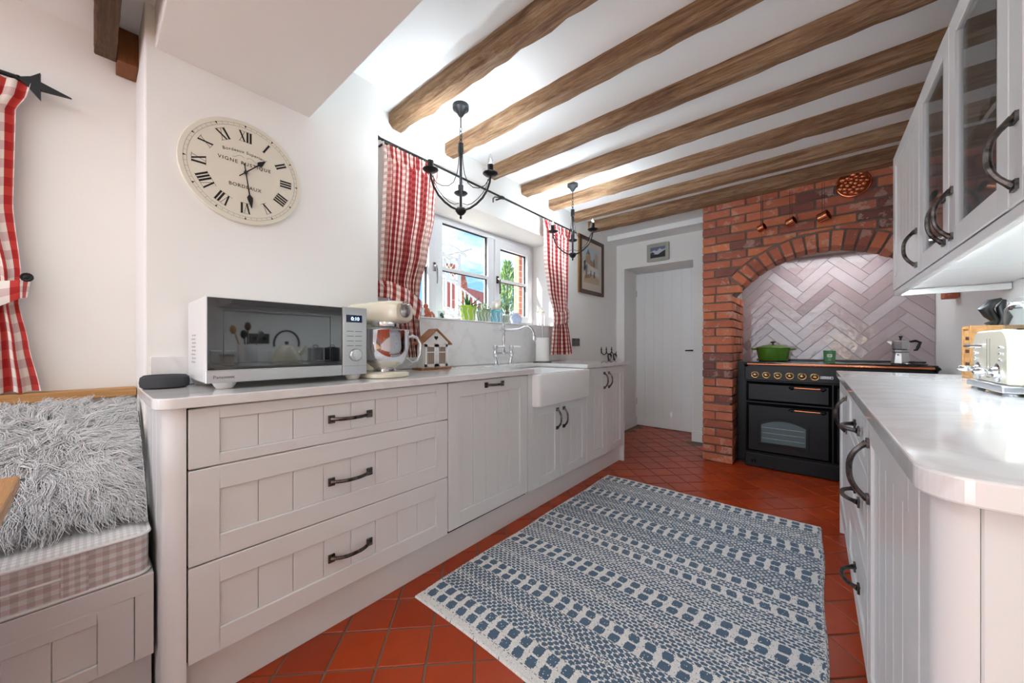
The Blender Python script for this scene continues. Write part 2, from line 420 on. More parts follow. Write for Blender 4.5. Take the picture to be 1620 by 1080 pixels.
struct(box(-2.0, 4.76, 0, -0.9, 4.82, 2.1).obj('wall_passage', 'wall_paint'))
struct(box(XR, -6.1, 0, 0.85, 4.75, 2.5).obj('wall_right', 'wall_paint'))
w = MB().box(-2.2, -6.1, 0, -1.9, -6.0, 2.5).box(0.5, -6.1, 0, XR, -6.0, 2.5).box(-1.9, -6.1, 2.25, 0.5, -6.0, 2.5)
struct(w.obj('wall_rear', 'wall_paint'))
c = MB().box(-2.24, 0.65, ZC, 0.85, 3.665, 2.5).box(-2.24, 3.665, 2.346, 0.85, 4.012, 2.5).box(-2.24, 4.012, 2.288, 0.85, YB + 0.01, 2.5)
struct(c.obj('ceiling', 'ceiling_paint'))
struct(box(-1.757, 0.149, 2.077, 0.72, 0.65, 2.5).obj('ceiling_bulkhead', 'wall_paint', bevel=0.004))
struct(box(-2.2, -6.1, 2.22, 0.72, 0.149, 2.5).obj('ceiling_dining', 'ceiling_paint'))
# skirting
struct(MB().box(-1.90, 3.17, 0, -1.884, YB, 0.115).box(-1.90, YB - 0.016, 0, -1.80, YB, 0.115).box(-1.80, YB, 0, -1.786, 4.655, 0.115).obj('baseboard_left', 'trim_paint', bevel=0.004))
struct(MB().box(-1.02, YB - 0.016, 0, -0.792, YB, 0.115).box(-1.034, YB - 0.016, 0, -1.02, 4.655, 0.115).obj('baseboard_back', 'trim_paint', bevel=0.004))

# door at the end of the passage, planked and painted
d = struct(MB().box(-1.798, 4.672, 0.004, -1.022, 4.70, 1.98).obj('door_1', 'trim_paint'))
nb = 7; bw = (0.776 - 0.0) / nb
for k in range(nb):
    x0 = -1.797 + k * bw
    box(x0 + 0.0002, 4.660, 0.006, x0 + bw - 0.0002, 4.673, 1.978).obj('board', 'trim_paint', d, bevel=0.0014, seg=1)
m = MB().lathe([(0.026, 0), (0.026, 0.008), (0.010, 0.010), (0.010, 0.045)], (-1.09, 4.66, 0.985), 16, (0, -1, 0))
m.tube([(-1.09, 4.617, 0.985), (-1.13, 4.614, 0.986), (-1.19, 4.614, 0.983)], [0.010, 0.009, 0.007])
m.obj('door_handle', 'black_iron', d, smooth=True)
for z in (0.32, 1.72): MB().tube([(-1.797, 4.655, z - 0.04), (-1.797, 4.655, z + 0.04)], 0.007, 10).obj('hinge', 'steel', d, smooth=True)
struct(MB().box(-1.80, 4.64, 0, -1.796, 4.66, 1.985).box(-1.80, 4.64, 1.98, -1.02, 4.66, 1.985).obj('trim_1', 'trim_paint'))

# ------------------------------------------------------------------ main window
XF = -2.20   # inner face of the frame
win = struct(MB().box(XF - 0.05, 1.13, 1.225, XF, 1.17, 2.04).box(XF - 0.05, 2.885, 1.225, XF, 2.93, 2.04).box(XF - 0.05, 1.17, 1.995, XF, 2.885, 2.04)
             .box(XF - 0.05, 1.17, 1.225, XF, 2.885, 1.262).obj('window_1', 'upvc', bevel=0.004))
for a, b in ((1.69, 1.765), (2.268, 2.345)):
    box(XF - 0.05, a, 1.26, XF + 0.004, b, 1.997).obj('mullion', 'upvc', win, bevel=0.004)
def casement(y0, y1, z0, z1, sash, fr):
    if sash:
        s_ = MB().box(XF - 0.045, y0, z0, XF + 0.018, y0 + fr, z1).box(XF - 0.045, y1 - fr, z0, XF + 0.018, y1, z1).box(XF - 0.045, y0 + fr, z1 - fr, XF + 0.018, y1 - fr, z1).box(XF - 0.045, y0 + fr, z0, XF + 0.018, y1 - fr, z0 + fr)
        sh = s_.obj('casement', 'upvc', win, bevel=0.005)
        gy0, gy1, gz0, gz1 = y0 + fr, y1 - fr, z0 + fr, z1 - fr
    else: sh = win; gy0, gy1, gz0, gz1 = y0, y1, z0, z1
    zm = (gz0 + gz1) / 2 + 0.012
    box(XF - 0.035, gy0, zm - 0.013, XF + 0.002, gy1, zm + 0.013).obj('glazing_bar', 'upvc', sh, bevel=0.004)
    g = MB()
    for a, b, c_, d_ in ((gy0, gy0 + 0.007, gz0, gz1), (gy1 - 0.007, gy1, gz0, gz1)): g.box(XF - 0.03, a, c_, XF - 0.012, b, d_)
    g.box(XF - 0.03, gy0, gz1 - 0.007, XF - 0.012, gy1, gz1); g.box(XF - 0.03, gy0, zm - 0.018, XF - 0.014, gy1, zm - 0.0125)
    g.obj('gasket', 'black_gap', sh)
    for a, b in ((gz0, zm - 0.013), (zm + 0.013, gz1)):
        box(XF - 0.026, gy0, a, XF - 0.022, gy1, b).obj('pane', 'pane_glass', sh)
    return sh
casement(1.172, 1.688, 1.263, 1.994, True, 0.062)
casement(1.765, 2.268, 1.262, 1.995, False, 0.0)
casement(2.347, 2.883, 1.263, 1.994, True, 0.066)
for yy in (1.672, 2.372):
    m = MB().box(XF + 0.018, yy - 0.012, 1.60, XF + 0.026, yy + 0.012, 1.665)
    m.tube([(XF + 0.03, yy, 1.64), (XF + 0.045, yy, 1.635), (XF + 0.047, yy + 0.006, 1.60), (XF + 0.044, yy + 0.012, 1.55), (XF + 0.044, yy + 0.010, 1.505)], [0.010, 0.010, 0.009, 0.007, 0.006], 8)
    m.obj('window_handle', 'chrome' if yy < 2 else 'pewter', win, smooth=True)
struct(box(XF - 0.02, 1.131, 1.2155, XW + 0.018, 2.965, 1.2245).obj('window_sill', 'ceramic', bevel=0.003))
struct(MB().box(XW, 0.987, 0.9025, XW + 0.014, 2.965, 1.2150).obj('trim_2', 'quartz', bevel=0.002))
struct(MB().box(XP, 0.137, 0.9025, XP + 0.014, 0.985, 1.003).obj('trim_3', 'quartz', bevel=0.002))
# bench window (beside the frame) and made-up garden doors behind the camera for the rear fill
w2 = struct(MB().box(-2.19, -2.95, 1.0, -2.14, -2.89, 1.85).box(-2.19, -1.81, 1.0, -2.14, -1.75, 1.85).box(-2.19, -2.89, 1.79, -2.14, -1.81, 1.85).box(-2.19, -2.89, 1.0, -2.14, -1.81, 1.06).box(-2.19, -2.38, 1.06, -2.14, -2.32, 1.79).obj('window_2', 'upvc'))
box(-2.168, -2.89, 1.06, -2.164, -1.81, 1.79).obj('pane', 'pane_glass', w2)
d2 = struct(MB().box(-1.9, -6.08, 0, -1.82, -6.02, 2.25).box(0.42, -6.08, 0, 0.5, -6.02, 2.25).box(-1.82, -6.08, 2.17, 0.42, -6.02, 2.25).box(-0.74, -6.08, 0, -0.66, -6.02, 2.17).box(-1.82, -6.08, 0, 0.42, -6.02, 0.1).obj('added_garden_door', 'upvc'))
box(-1.82, -6.052, 0.1, -0.74, -6.048, 2.17).obj('pane', 'pane_glass', d2); box(-0.66, -6.052, 0.1, 0.42, -6.048, 2.17).obj('pane', 'pane_glass', d2)

# ------------------------------------------------------------------ ceiling beams
def beam(x0, x1, y0, y1, z0, z1, mat, label, rough=0.006, seed=0, cham=0.012):
    r_ = random.Random(seed); n = 34; m = MB(); vs_ = []
    for i in range(n + 1):
        x = x0 + (x1 - x0) * i / n
        dy0 = r_.gauss(0, rough * .3); dy1 = r_.gauss(0, rough * .3); dz = r_.gauss(0, rough * .32); ch = cham * (0.6 + 0.9 * r_.random())
        sec = [(y0 + dy0, z1), (y0 + dy0, z0 + ch + dz), (y0 + ch + dy0, z0 + dz), (y1 - ch + dy1, z0 + dz * 0.5), (y1 + dy1, z0 + ch + dz * .5), (y1 + dy1, z1)]
        vs_ += [(x, a, b) for a, b in sec]
    k = 6; fs_ = []
    for i in range(n):
        for j in range(k):
            l = (j + 1) % k; fs_.append((i * k + j, i * k + l, (i + 1) * k + l, (i + 1) * k + j))
    fs_ += [tuple(range(k)), tuple(range(n * k, n * k + k))[::-1]]
    m.add(vs_, fs_); o = m.obj('ceiling_beam', mat, keep=((x0 + x1) / 2, (y0 + y1) / 2, z0)); tag(o, label, 'beam', 'old timber ceiling beams'); return o
XB0, XB1 = XW - 0.02, XR + 0.01
beam(XB0, XB1, 1.130, 1.235, 2.318, 2.41, 'beam_timber', 'rough brown timber ceiling beam nearest the white bulkhead, above left curtain', 0.009, 1, 0.022)
beam(XB0, XB1, 1.545, 1.635, 2.325, 2.41, 'beam_timber', 'old timber ceiling beam second from the white bulkhead, just behind the nearer chandelier', 0.004, 2)
beam(XB0, XB1, 1.960, 2.050, 2.325, 2.41, 'beam_timber', 'old timber ceiling beam third from the white bulkhead, sawn marks along its face', 0.004, 3)
beam(XB0, XB1, 2.365, 2.460, 2.322, 2.41, 'beam_timber', 'old timber ceiling beam fourth from the bulkhead, just before the farther chandelier', 0.005, 4)
beam(XB0, XB1, 2.775, 2.872, 2.320, 2.41, 'beam_timber', 'old timber ceiling beam fifth from the bulkhead, just behind the farther chandelier', 0.006, 5)
beam(XB0, XB1, 3.190, 3.285, 2.320, 2.41, 'beam_timber', 'old timber ceiling beam sixth from the bulkhead, one before the brick chimney', 0.006, 6)
beam(XB0, XB1, 3.535, 3.655, 2.300, 2.41, 'beam_timber', 'last timber ceiling beam lying along the top of the brick chimney breast', 0.007, 7)
o = beam(-1.985, -1.2, 0.012, 0.066, 2.093, 2.225, 'dark_timber', 'dark weathered beam end above the bench by the wall clock', 0.003, 8, 0.005); o['group'] = 'timbers above the bench'
o = box(-2.078, 0.068, 2.093, -1.963, 0.1225, 2.219).obj('timber_stub', 'end_grain', bevel=0.003, keep=(-2.02, 0.095, 2.093))
tag(o, 'short sawn brown timber block beside the dark beam end', 'timber', 'timbers above the bench')

# ------------------------------------------------------------------ brick chimney breast
CX, CZ, RI = 0.05, 1.0945, 0.7055; RO = RI + 0.112; YF = 3.64
ch = T('brick_chimney', 'red brick chimney breast with an arch over the range cooker', 'chimney', (-0.04, 3.9, 0))
core = MB().box(-0.786, YF + 0.012, 0, -0.574, YB - 0.001, 1.46)
TH = math.radians(49.0); n = 40
arc = [(CX - (RI + 0.004) * math.sin(TH) + 0, CZ + (RI + 0.004) * math.cos(TH))]
arc = [(CX + (RI + 0.006) * math.sin(-TH + 2 * TH * i / n), CZ + (RI + 0.006) * math.cos(-TH + 2 * TH * i / n)) for i in range(n + 1)]
arc = [(-0.786, 1.46), (-0.574, 1.46)] + arc + [(XR - 0.003, arc[-1][1] - 0.06)]
for a, b in zip(arc, arc[1:]):
    core.prism([a, b, (b[0], 2.34), (a[0], 2.34)] if b[0] - a[0] > 1e-6 else [a, (a[0] + 1e-4, a[1]), (a[0] + 1e-4, 2.34), (a[0], 2.34)], 'y', YF + 0.012, YF + 0.225)
core.obj('mortar', 'mortar', ch)
BC = 0.075; LST = 0.215; HED = 0.1025; J = 0.011
def brick(x0, x1, y0, y1, z0, z1, poly=None):
    jx = lambda s_=0.0018: random.gauss(0, s_)
    if poly is None:
        m = box(x0 + jx(), y0 + abs(jx(0.002)), z0 + jx(), x1 + jx(), y1, z1 + jx())
        c_ = ((x0 + x1) / 2, (y0 + y1) / 2, (z0 + z1) / 2)
    else:
        m = MB().prism(poly, 'y', y0 + abs(jx(0.002)), y1)
        c_ = (sum(p[0] for p in poly) / len(poly), (y0 + y1) / 2, sum(p[1] for p in poly) / len(poly))
    return m.obj('brick', 'brick_clay', ch, bevel=0.0035, seg=1, keep=c_)
for r in range(31):
    z0 = r * BC + 0.005; z1 = z0 + 0.064
    xs = -0.79
    if z1 < 1.50:
        xe = -0.555
        if r % 2 == 0:
            brick(xs, xe, YF, YF + HED, z0, z1); ry = YF + HED + J
        else:
            brick(xs, xs + HED - 0.004, YF, YF + 0.10, z0, z1); brick(xs + HED + 0.006, xe, YF, YF + LST, z0, z1); ry = YF + LST + J
        k = 0
        while ry < YB - 0.03:
            e = min(ry + (LST if (k + r) % 3 else HED), YB - 0.003)
            brick(-0.65, xe - 0.0005, ry, e, z0, z1); ry = e + J; k += 1
        continue
    x = xs; first = True
    L_ = [HED, LST] if r % 2 == 0 else [LST]
    while x < XR - 0.02:
        ln = (HED if (first and r % 2 == 0) else LST) + random.uniform(-0.006, 0.006); first = False
        e = min(x + ln, XR - 0.002)
        if XR - e < 0.05: e = XR - 0.002
        poly = [(x, z0), (e, z0), (e, z1), (x, z1)]
        dx, dz = (x + e) / 2 - CX, (z0 + z1) / 2 - CZ; dl = math.hypot(dx, dz)
        zs_ = CZ + RO * math.cos(TH)
        if z0 < zs_ + 0.012 and abs((x + e) / 2 - CX) > 0.45:
            sg_ = -1 if x < CX else 1
            full = poly; poly = clip(poly, sg_ * math.cos(TH), -math.sin(TH), sg_ * math.cos(TH) * CX - math.sin(TH) * CZ + 0.009)

            poly = clip(poly, sg_, 0, sg_ * (CX + sg_ * RI * math.sin(TH)) + 0.004) if poly else poly

            if area(poly) > 0.0004: brick(0, 0, YF, YF + 0.07, 0, 0, poly)
            if z1 > zs_ - 0.03:
                dx_, dz_ = full[2 if sg_ < 0 else 3][0] - CX, z1 - CZ; q_ = math.hypot(dx_, dz_)
                out_ = clip(clip(full, -sg_ * math.cos(TH), math.sin(TH), -(sg_ * math.cos(TH) * CX - math.sin(TH) * CZ) - 0.009), dx_ / q_, dz_ / q_, dx_ / q_ * CX + dz_ / q_ * CZ + RO + J)
                if area(out_) > 0.0004: brick(0, 0, YF, YF + 0.07, 0, 0, out_)
            x = e + J; continue
        far_ = all(math.hypot(px - CX, pz - CZ) > RO + J for px, pz in poly)
        if not far_:
            nx, nz = dx / dl, dz / dl
            # nearest corner direction gives the cut line
            poly = clip(poly, nx, nz, nx * CX + nz * CZ + RO + J)
        if area(poly) > 0.0007:
            poly = [(px + random.gauss(0, .0012), pz + random.gauss(0, .0012)) for px, pz in poly]
            brick(0, 0, YF, YF + 0.07, 0, 0, poly)
        x = e + J
NV = 17
for k in range(NV):
    a0 = -TH + 2 * TH * k / NV; a1 = -TH + 2 * TH * (k + 1) / NV; g = 0.0075
    p = lambda rr, aa, s_: (CX + rr * math.sin(aa) + s_ * math.cos(aa), CZ + rr * math.cos(aa) - s_ * math.sin(aa))
    rr0 = RI + random.gauss(0, .003); rr1 = RO + random.gauss(0, .004)
    brick(0, 0, YF - 0.004, YF + 0.215, 0, 0, [p(rr0, a0, g * .8), p(rr0, a1, -g * .8), p(rr1, a1, -g), p(rr1, a0, g)])
brick(0.648, XR - 0.001, YF, YF + 0.10, 1.352, 1.419)

# herringbone glazed tiles in the recess
tb = struct(box(-0.563, YB - 0.006, 0.86, XR - 0.001, YB - 0.0005, 1.86).obj('wall_tiling', 'tile_grout'))
LT, WT = 0.308, 0.077; gp = 0.0016
def rot45(u, v): return ((u - v) * S2, (u + v) * S2)
ox, oz = 0.0777 - (LT - WT) * S2, 1.6932 - (LT + WT) * S2
for k in range(-20, 21):
    for m_ in range(-6, 7):
        bu, bv = k * WT + m_ * LT, k * WT - m_ * LT
        for (u0, v0, u1, v1) in ((bu, bv, bu + LT, bv + WT), (bu + 2 * LT - WT, bv, bu + 2 * LT, bv + LT)):
            pts = [rot45(a, b) for a, b in ((u0 + gp, v0 + gp), (u1 - gp, v0 + gp), (u1 - gp, v1 - gp), (u0 + gp, v1 - gp))]
            pts = [(ox + a, oz + b - 0.0) for a, b in pts]
            for cl in ((1, 0, -0.561), (-1, 0, -(XR - 0.003)), (0, 1, 0.87), (0, -1, -1.85)): pts = clip(pts, *cl) if pts else pts
            if not pts or area(pts) < 0.0006: continue
            dx = sum(p[0] for p in pts) / len(pts); dz = sum(p[1] for p in pts) / len(pts)
            if math.hypot(dx - CX, dz - CZ) > RI + 0.2 and dz > CZ: continue
            MB().prism(pts, 'y', YB - 0.013 + random.uniform(-.0008, .0008), YB - 0.0062).obj('tile', 'pink_glaze', tb, bevel=0.0012, seg=1, keep=(dx, YB - 0.01, dz)).rotation_euler = (random.gauss(0, .006), 0, random.gauss(0, .006))

# ================================================================== FITTED FURNITURE
def handle(parent, x, s, c, axis, length=0.150, proj=0.030, mat='pewter', r=0.0065):
    """bow handle on a front at x facing s (+1 / -1); c = centre (y, z); axis 'y' or 'z'"""
    m = MB(); y, z = c; hl = length / 2
    def P(a, d): return (x + s * d, y + a, z) if axis == 'y' else (x + s * d, y, z + a)
    for sg in (-1, 1):
        a0 = sg * hl; a1 = sg * (hl - 0.022)
        lo, hi = min(a0, a1), max(a0, a1)
        if axis == 'y': m.box(x, y + lo, z - 0.014, x + s * 0.006, y + hi, z + 0.014)
        else: m.box(x, y - 0.014, z + lo, x + s * 0.006, y + 0.014, z + hi)
        q = MB()
    pts = []; rs = []
    N = 14
    for i in range(N + 1):
        t_ = -1 + 2 * i / N; a = t_ * (hl - 0.011); d = 0.004 + proj * (1 - abs(t_) ** 2.6)
        pts.append(P(a, d)); rs.append(r * (1.45 if abs(t_) > 0.93 else 1.0))
    m.tube(pts, rs, 8)
    o = m.obj('handle', mat, parent, smooth=True)
    sc = MB()
    for sg in (-1, 1):
        for k in (-1, 1):
            if axis == 'y': p = (x + s * 0.006, y + sg * (hl - 0.011), z + k * 0.009)
            else: p = (x + s * 0.006, y + k * 0.009, z + sg * (hl - 0.011))
            sc.lathe([(0.0028, 0), (0.0028, 0.0012), (0.0, 0.0018)], p, 8, (s, 0, 0))
    return o
def front(parent, x, s, y0, y1, z0, z1, kind='door', fr=0.07, nb=None, horiz=False, glass=False, pitch=0.102):
    """framed front: stiles, rails, and a tongue-and-groove panel of separate boards"""
    th = 0.020; g = 0.0016
    y0 += g; y1 -= g; z0 += g; z1 -= g
    m = MB(); xb = x - s * th
    m.box(xb, y0, z0, x, y0 + fr, z1).box(xb, y1 - fr, z0, x, y1, z1)
    fz = fr if not horiz else horiz
    m.box(xb, y0 + fr, z0, x, y1 - fr, z0 + fz).box(xb, y0 + fr, z1 - fz, x, y1 - fr, z1)
    if not glass: m.box(xb, y0 + fr - .001, z0 + fz - .001, xb + s * 0.006, y1 - fr + .001, z1 - fz + .001)
    d = m.obj(kind, 'cabinet_paint', parent, bevel=0.0022, seg=1)
    iy0, iy1, iz0, iz1 = y0 + fr, y1 - fr, z0 + fz, z1 - fz
    if glass:
        box(x - s * 0.012, iy0 - 0.002, iz0 - 0.002, x - s * 0.008, iy1 + 0.002, iz1 + 0.002).obj('pane', 'cabinet_glass', d)
        return d
    nb = nb or max(2, round((iy1 - iy0) / pitch)); bwid = (iy1 - iy0) / nb
    for k in range(nb):
        a = iy0 + k * bwid; gg = 0.0007
        box(xb + s * 0.0062, a + (gg if k else 0), iz0, x - s * 0.0062, a + bwid - (gg if k < nb - 1 else 0), iz1).obj('board', 'cabinet_paint', d, bevel=0.0017, seg=1)
    return d

XD = -1.326
# --- left run -----------------------------------------------------
du = T('drawer_unit', 'pale grey three-drawer base unit under the microwave', 'cabinet', (-1.6, 0.637, 0), 'left run base units')
box(XP + 0.002, 0.176, 0.15, XD - 0.022, 1.098, 0.866).obj('body', 'cabinet_paint', du)
box(XD - 0.0215, 0.176, 0.15, XD - 0.021, 1.098, 0.8665).obj('shadow_gap', 'black_gap', du)
for z0, z1, pz in ((0.693, 0.864, 0.777), (0.421, 0.6915, 0.553), (0.149, 0.4195, 0.279)):
    f_ = front(du, XD, 1, 0.177, 1.098, z0, z1, 'drawer', 0.068, 8, 0.034 if z1 > 0.8 else 0.068)
    handle(f_, XD, 1, (0.634, pz), 'y', 0.165)
dw = T('dishwasher', 'integrated dishwasher behind a pale grey grooved door', 'dishwasher', (-1.6, 1.406, 0))
box(XP - 0.13, 1.101, 0.15, XD - 0.022, 1.713, 0.866).obj('body', 'cabinet_paint', dw)
box(XD - 0.0215, 1.101, 0.140, XD - 0.021, 1.713, 0.8665).obj('shadow_gap', 'black_gap', dw)
f_ = front(dw, XD, 1, 1.100, 1.714, 0.156, 0.864, 'door', 0.072, 5)
handle(f_, XD, 1, (1.418, 0.834), 'y', 0.150)
sc_ = T('sink_cabinet', 'pale grey double-door cabinet beneath the white butler sink', 'cabinet', (-1.6, 2.08, 0), 'left run base units')
MB().box(XW + 0.002, 1.766, 0.15, XD - 0.022, 2.442, 0.655).box(XD - 0.022, 1.7155, 0.15, XD, 1.764, 0.866).obj('body', 'cabinet_paint', sc_)
a_ = front(sc_, XD, 1, 1.766, 2.076, 0.149, 0.662, 'door', 0.062, 2); handle(a_, XD, 1, (2.036, 0.553), 'z', 0.145)
a_ = front(sc_, XD, 1, 2.077, 2.442, 0.149, 0.662, 'door', 0.062, 3); handle(a_, XD, 1, (2.118, 0.551), 'z', 0.145)
ec = T('base_cabinet', 'pale grey double-door base cabinet at the far end beyond the sink', 'cabinet', (-1.6, 2.783, 0), 'left run base units')
box(XW + 0.002, 2.444, 0.15, XD - 0.022, 3.122, 0.866).obj('body', 'cabinet_paint', ec)
box(XD - 0.0215, 2.444, 0.15, XD - 0.021, 3.122, 0.8665).obj('shadow_gap', 'black_gap', ec)
a_ = front(ec, XD, 1, 2.444, 2.782, 0.149, 0.864, 'door', 0.064, 3); handle(a_, XD, 1, (2.742, 0.757), 'z', 0.140)
a_ = front(ec, XD, 1, 2.784, 3.122, 0.149, 0.864, 'door', 0.064, 3); handle(a_, XD, 1, (2.824, 0.757), 'z', 0.140)
box(XW + 0.002, 3.1225, 0.0005, XD + 0.001, 3.148, 0.868).obj('end_panel', 'cabinet_paint', ec, bevel=0.002)
# rounded corner post and near end panel
pp = T('corner_panel', 'pale grey end panel with rounded corner post beside the bench', 'panel', (-1.5, 0.13, 0))
rr = 0.048; cpts = [(XD - 0.0005, 0.1745)] + [(XD - 0.0005 - rr + rr * math.cos(q), 0.128 + rr - rr * math.sin(q)) for q in [PI / 2 * i / 10 for i in range(11)]]
cpts = [(XD - 0.0005, 0.1745), (XD - 0.0005, 0.128 + rr - 0.002)] + [(XD - 0.0005 - rr + rr * math.cos(q), 0.128 + rr - rr * math.sin(q)) for q in [PI / 2 * i / 10 for i in range(1, 11)]] + [(XD - rr - 0.012, 0.128), (XD - rr - 0.012, 0.1745)]
MB().prism(cpts, 'z', 0.0005, 0.868).obj('corner_post', 'cabinet_paint', pp, smooth=True)
xx = XD - rr - 0.0125
while xx > XP + 0.05:
    a = max(xx - 0.092, XP + 0.003); box(a + 0.0015, 0.1282, 0.0005, xx - 0.0015, 0.146, 0.868).obj('board', 'cabinet_paint', pp, bevel=0.002, seg=1); xx = a
struct(box(-1.385, 0.176, 0.0005, -1.366, 3.121, 0.1475).obj('trim_4', 'cabinet_paint'))
# worktop with rounded near corner, cut out for the sink
XE = XD + 0.022; r2 = 0.045; ys = 0.108
near = [(XP + 0.001, ys)] + [(XE - r2 + r2 * math.sin(q), ys + r2 - r2 * math.cos(q)) for q in [PI / 2 * i / 10 for i in range(11)]] + [(XE, 1.752), (XP + 0.001, 1.752)]
wt = T('worktop', 'white veined quartz worktop along the window wall, under the microwave', 'worktop', (-1.6, 1.6, 0.87), 'quartz worktops')
m = MB().prism(near, 'z', 0.8695, 0.90); m.box(XW + 0.001, 0.987, 0.8695, XP + 0.001, 1.752, 0.90); m.box(XW + 0.001, 1.752, 0.8695, -1.745, 2.415, 0.90); m.box(XW + 0.001, 2.415, 0.8695, XE, 3.170, 0.90)
m.obj('slab', 'quartz', wt, bevel=0.003)
# butler sink
sk = T('butler_sink', 'white ceramic butler sink set into the left worktop', 'sink', (-1.5, 2.08, 0.665))
def rrect(x0, x1, y0, y1, r, n=6):
    out = []
    for cx_, cy_, a0 in ((x1 - r, y0 + r, -PI / 2), (x1 - r, y1 - r, 0), (x0 + r, y1 - r, PI / 2), (x0 + r, y0 + r, PI)):
        out += [(cx_ + r * math.cos(a0 + PI / 2 * i / n), cy_ + r * math.sin(a0 + PI / 2 * i / n)) for i in range(n + 1)]
    return out
def loft(m, rings, cap0=True, cap1=True):
    k = len(rings[0]); vs_ = [p for r_ in rings for p in r_]; fs_ = []
    for i in range(len(rings) - 1):
        for j in range(k):
            l = (j + 1) % k; fs_.append((i * k + j, i * k + l, (i + 1) * k + l, (i + 1) * k + j))
    if cap0: fs_.append(tuple(range(k))[::-1])
    if cap1: fs_.append(tuple(range((len(rings) - 1) * k, len(rings) * k)))
    return m.add(vs_, fs_)
so = rrect(-1.74, -1.272, 1.758, 2.410, 0.03); sb = rrect(-1.735, -1.277, 1.763, 2.405, 0.03); si = rrect(-1.715, -1.300, 1.785, 2.383, 0.03); sj = rrect(-1.69, -1.325, 1.81, 2.358, 0.05)
m = MB(); loft(m, [[(x, y, 0.666) for x, y in sb], [(x, y, 0.674) for x, y in so], [(x, y, 0.861) for x, y in so], [(x, y, 0.868) for x, y in sb], [(x, y, 0.868) for x, y in si], [(x, y, 0.70) for x, y in sj]])
m.obj('basin', 'ceramic', sk, smooth=True)
MB().lathe([(0.04, 0.0), (0.04, 0.003), (0.015, 0.004)], (-1.5, 2.08, 0.7005), 20).obj('waste', 'chrome', sk, smooth=True)

# --- right run ----------------------------------------------------
XQ = 0.105
rb = T('end_cabinet', 'pale grey base cabinet with tall grooved door at the near end of right run', 'cabinet', (0.4, 1.0, 0), 'right run base units')
box(XQ + 0.022, 0.7125, 0.15, XR - 0.002, 1.328, 0.866).obj('body', 'cabinet_paint', rb)
a_ = front(rb, XQ, -1, 0.712, 1.329, 0.149, 0.864, 'door', 0.070, 5); handle(a_, XQ, -1, (1.289, 0.72), 'z', 0.165, 0.034)
rd = T('drawer_unit', 'pale grey three-drawer unit in the middle of right run', 'cabinet', (0.4, 1.69, 0), 'right run base units')
box(XQ + 0.022, 1.331, 0.15, XR - 0.002, 2.058, 0.866).obj('body', 'cabinet_paint', rd)
for z0, z1, pz in ((0.693, 0.864, 0.775), (0.421, 0.6915, 0.553), (0.149, 0.4195, 0.285)):
    f_ = front(rd, XQ, -1, 1.331, 2.058, z0, z1, 'drawer', 0.068, 6, 0.034 if z1 > 0.8 else 0.068)
    handle(f_, XQ, -1, (1.62, pz), 'y', 0.165, 0.034)
rf = T('base_cabinet', 'pale grey single-door base cabinet at the range end of right run', 'cabinet', (0.4, 2.36, 0), 'right run base units')
box(XQ + 0.022, 2.061, 0.15, XR - 0.002, 2.70, 0.866).obj('body', 'cabinet_paint', rf)
a_ = front(rf, XQ, -1, 2.061, 2.70, 0.149, 0.864, 'door', 0.070, 5); handle(a_, XQ, -1, (2.13, 0.74), 'z', 0.165, 0.034)
box(XQ - 0.001, 2.7005, 0.0005, XR - 0.002, 2.724, 0.868).obj('end_panel', 'cabinet_paint', rf, bevel=0.002)
pq = T('corner_panel', 'cream end panel with curved corner post at the front right', 'panel', (0.4, 0.63, 0))
rr = 0.030
c2 = [(XQ + 0.0005, 0.711), (XQ + 0.0005, 0.632 + rr)] + [(XQ + 0.0005 + rr - rr * math.cos(q), 0.632 + rr - rr * math.sin(q)) for q in [PI / 2 * i / 10 for i in range(1, 11)]] + [(XQ + rr + 0.003, 0.632), (XQ + rr + 0.003, 0.711)]
MB().prism(c2, 'z', 0.0005, 0.868).obj('corner_post', 'cabinet_paint', pq, smooth=True)
xx = XQ + rr + 0.0035
while xx < XR - 0.05:
    b_ = min(xx + 0.092, XR - 0.003); box(xx + 0.0005, 0.632, 0.0005, b_ - 0.0005, 0.65, 0.868).obj('board', 'cabinet_paint', pq, bevel=0.002, seg=1); xx = b_
struct(box(0.155, 0.66, 0.0005, 0.175, 2.70, 0.1475).obj('trim_5', 'cabinet_paint'))
XG = 0.090; yn = 0.600
w2_ = [(XR - 0.001, yn)] + [(XG + r2 - r2 * math.sin(q), yn + r2 - r2 * math.cos(q)) for q in [PI / 2 * i / 10 for i in range(11)]] + [(XG, 2.742), (XR - 0.001, 2.742)]
tw = T('worktop', 'white veined quartz worktop on the right, carrying the cream toaster', 'worktop', (0.4, 1.6, 0.87), 'quartz worktops')
MB().prism(w2_, 'z', 0.8695, 0.90).obj('slab', 'quartz', tw, bevel=0.003)
struct(box(XR - 0.013, 0.61, 0.9025, XR, 2.735, 1.003).obj('trim_6', 'quartz', bevel=0.002))

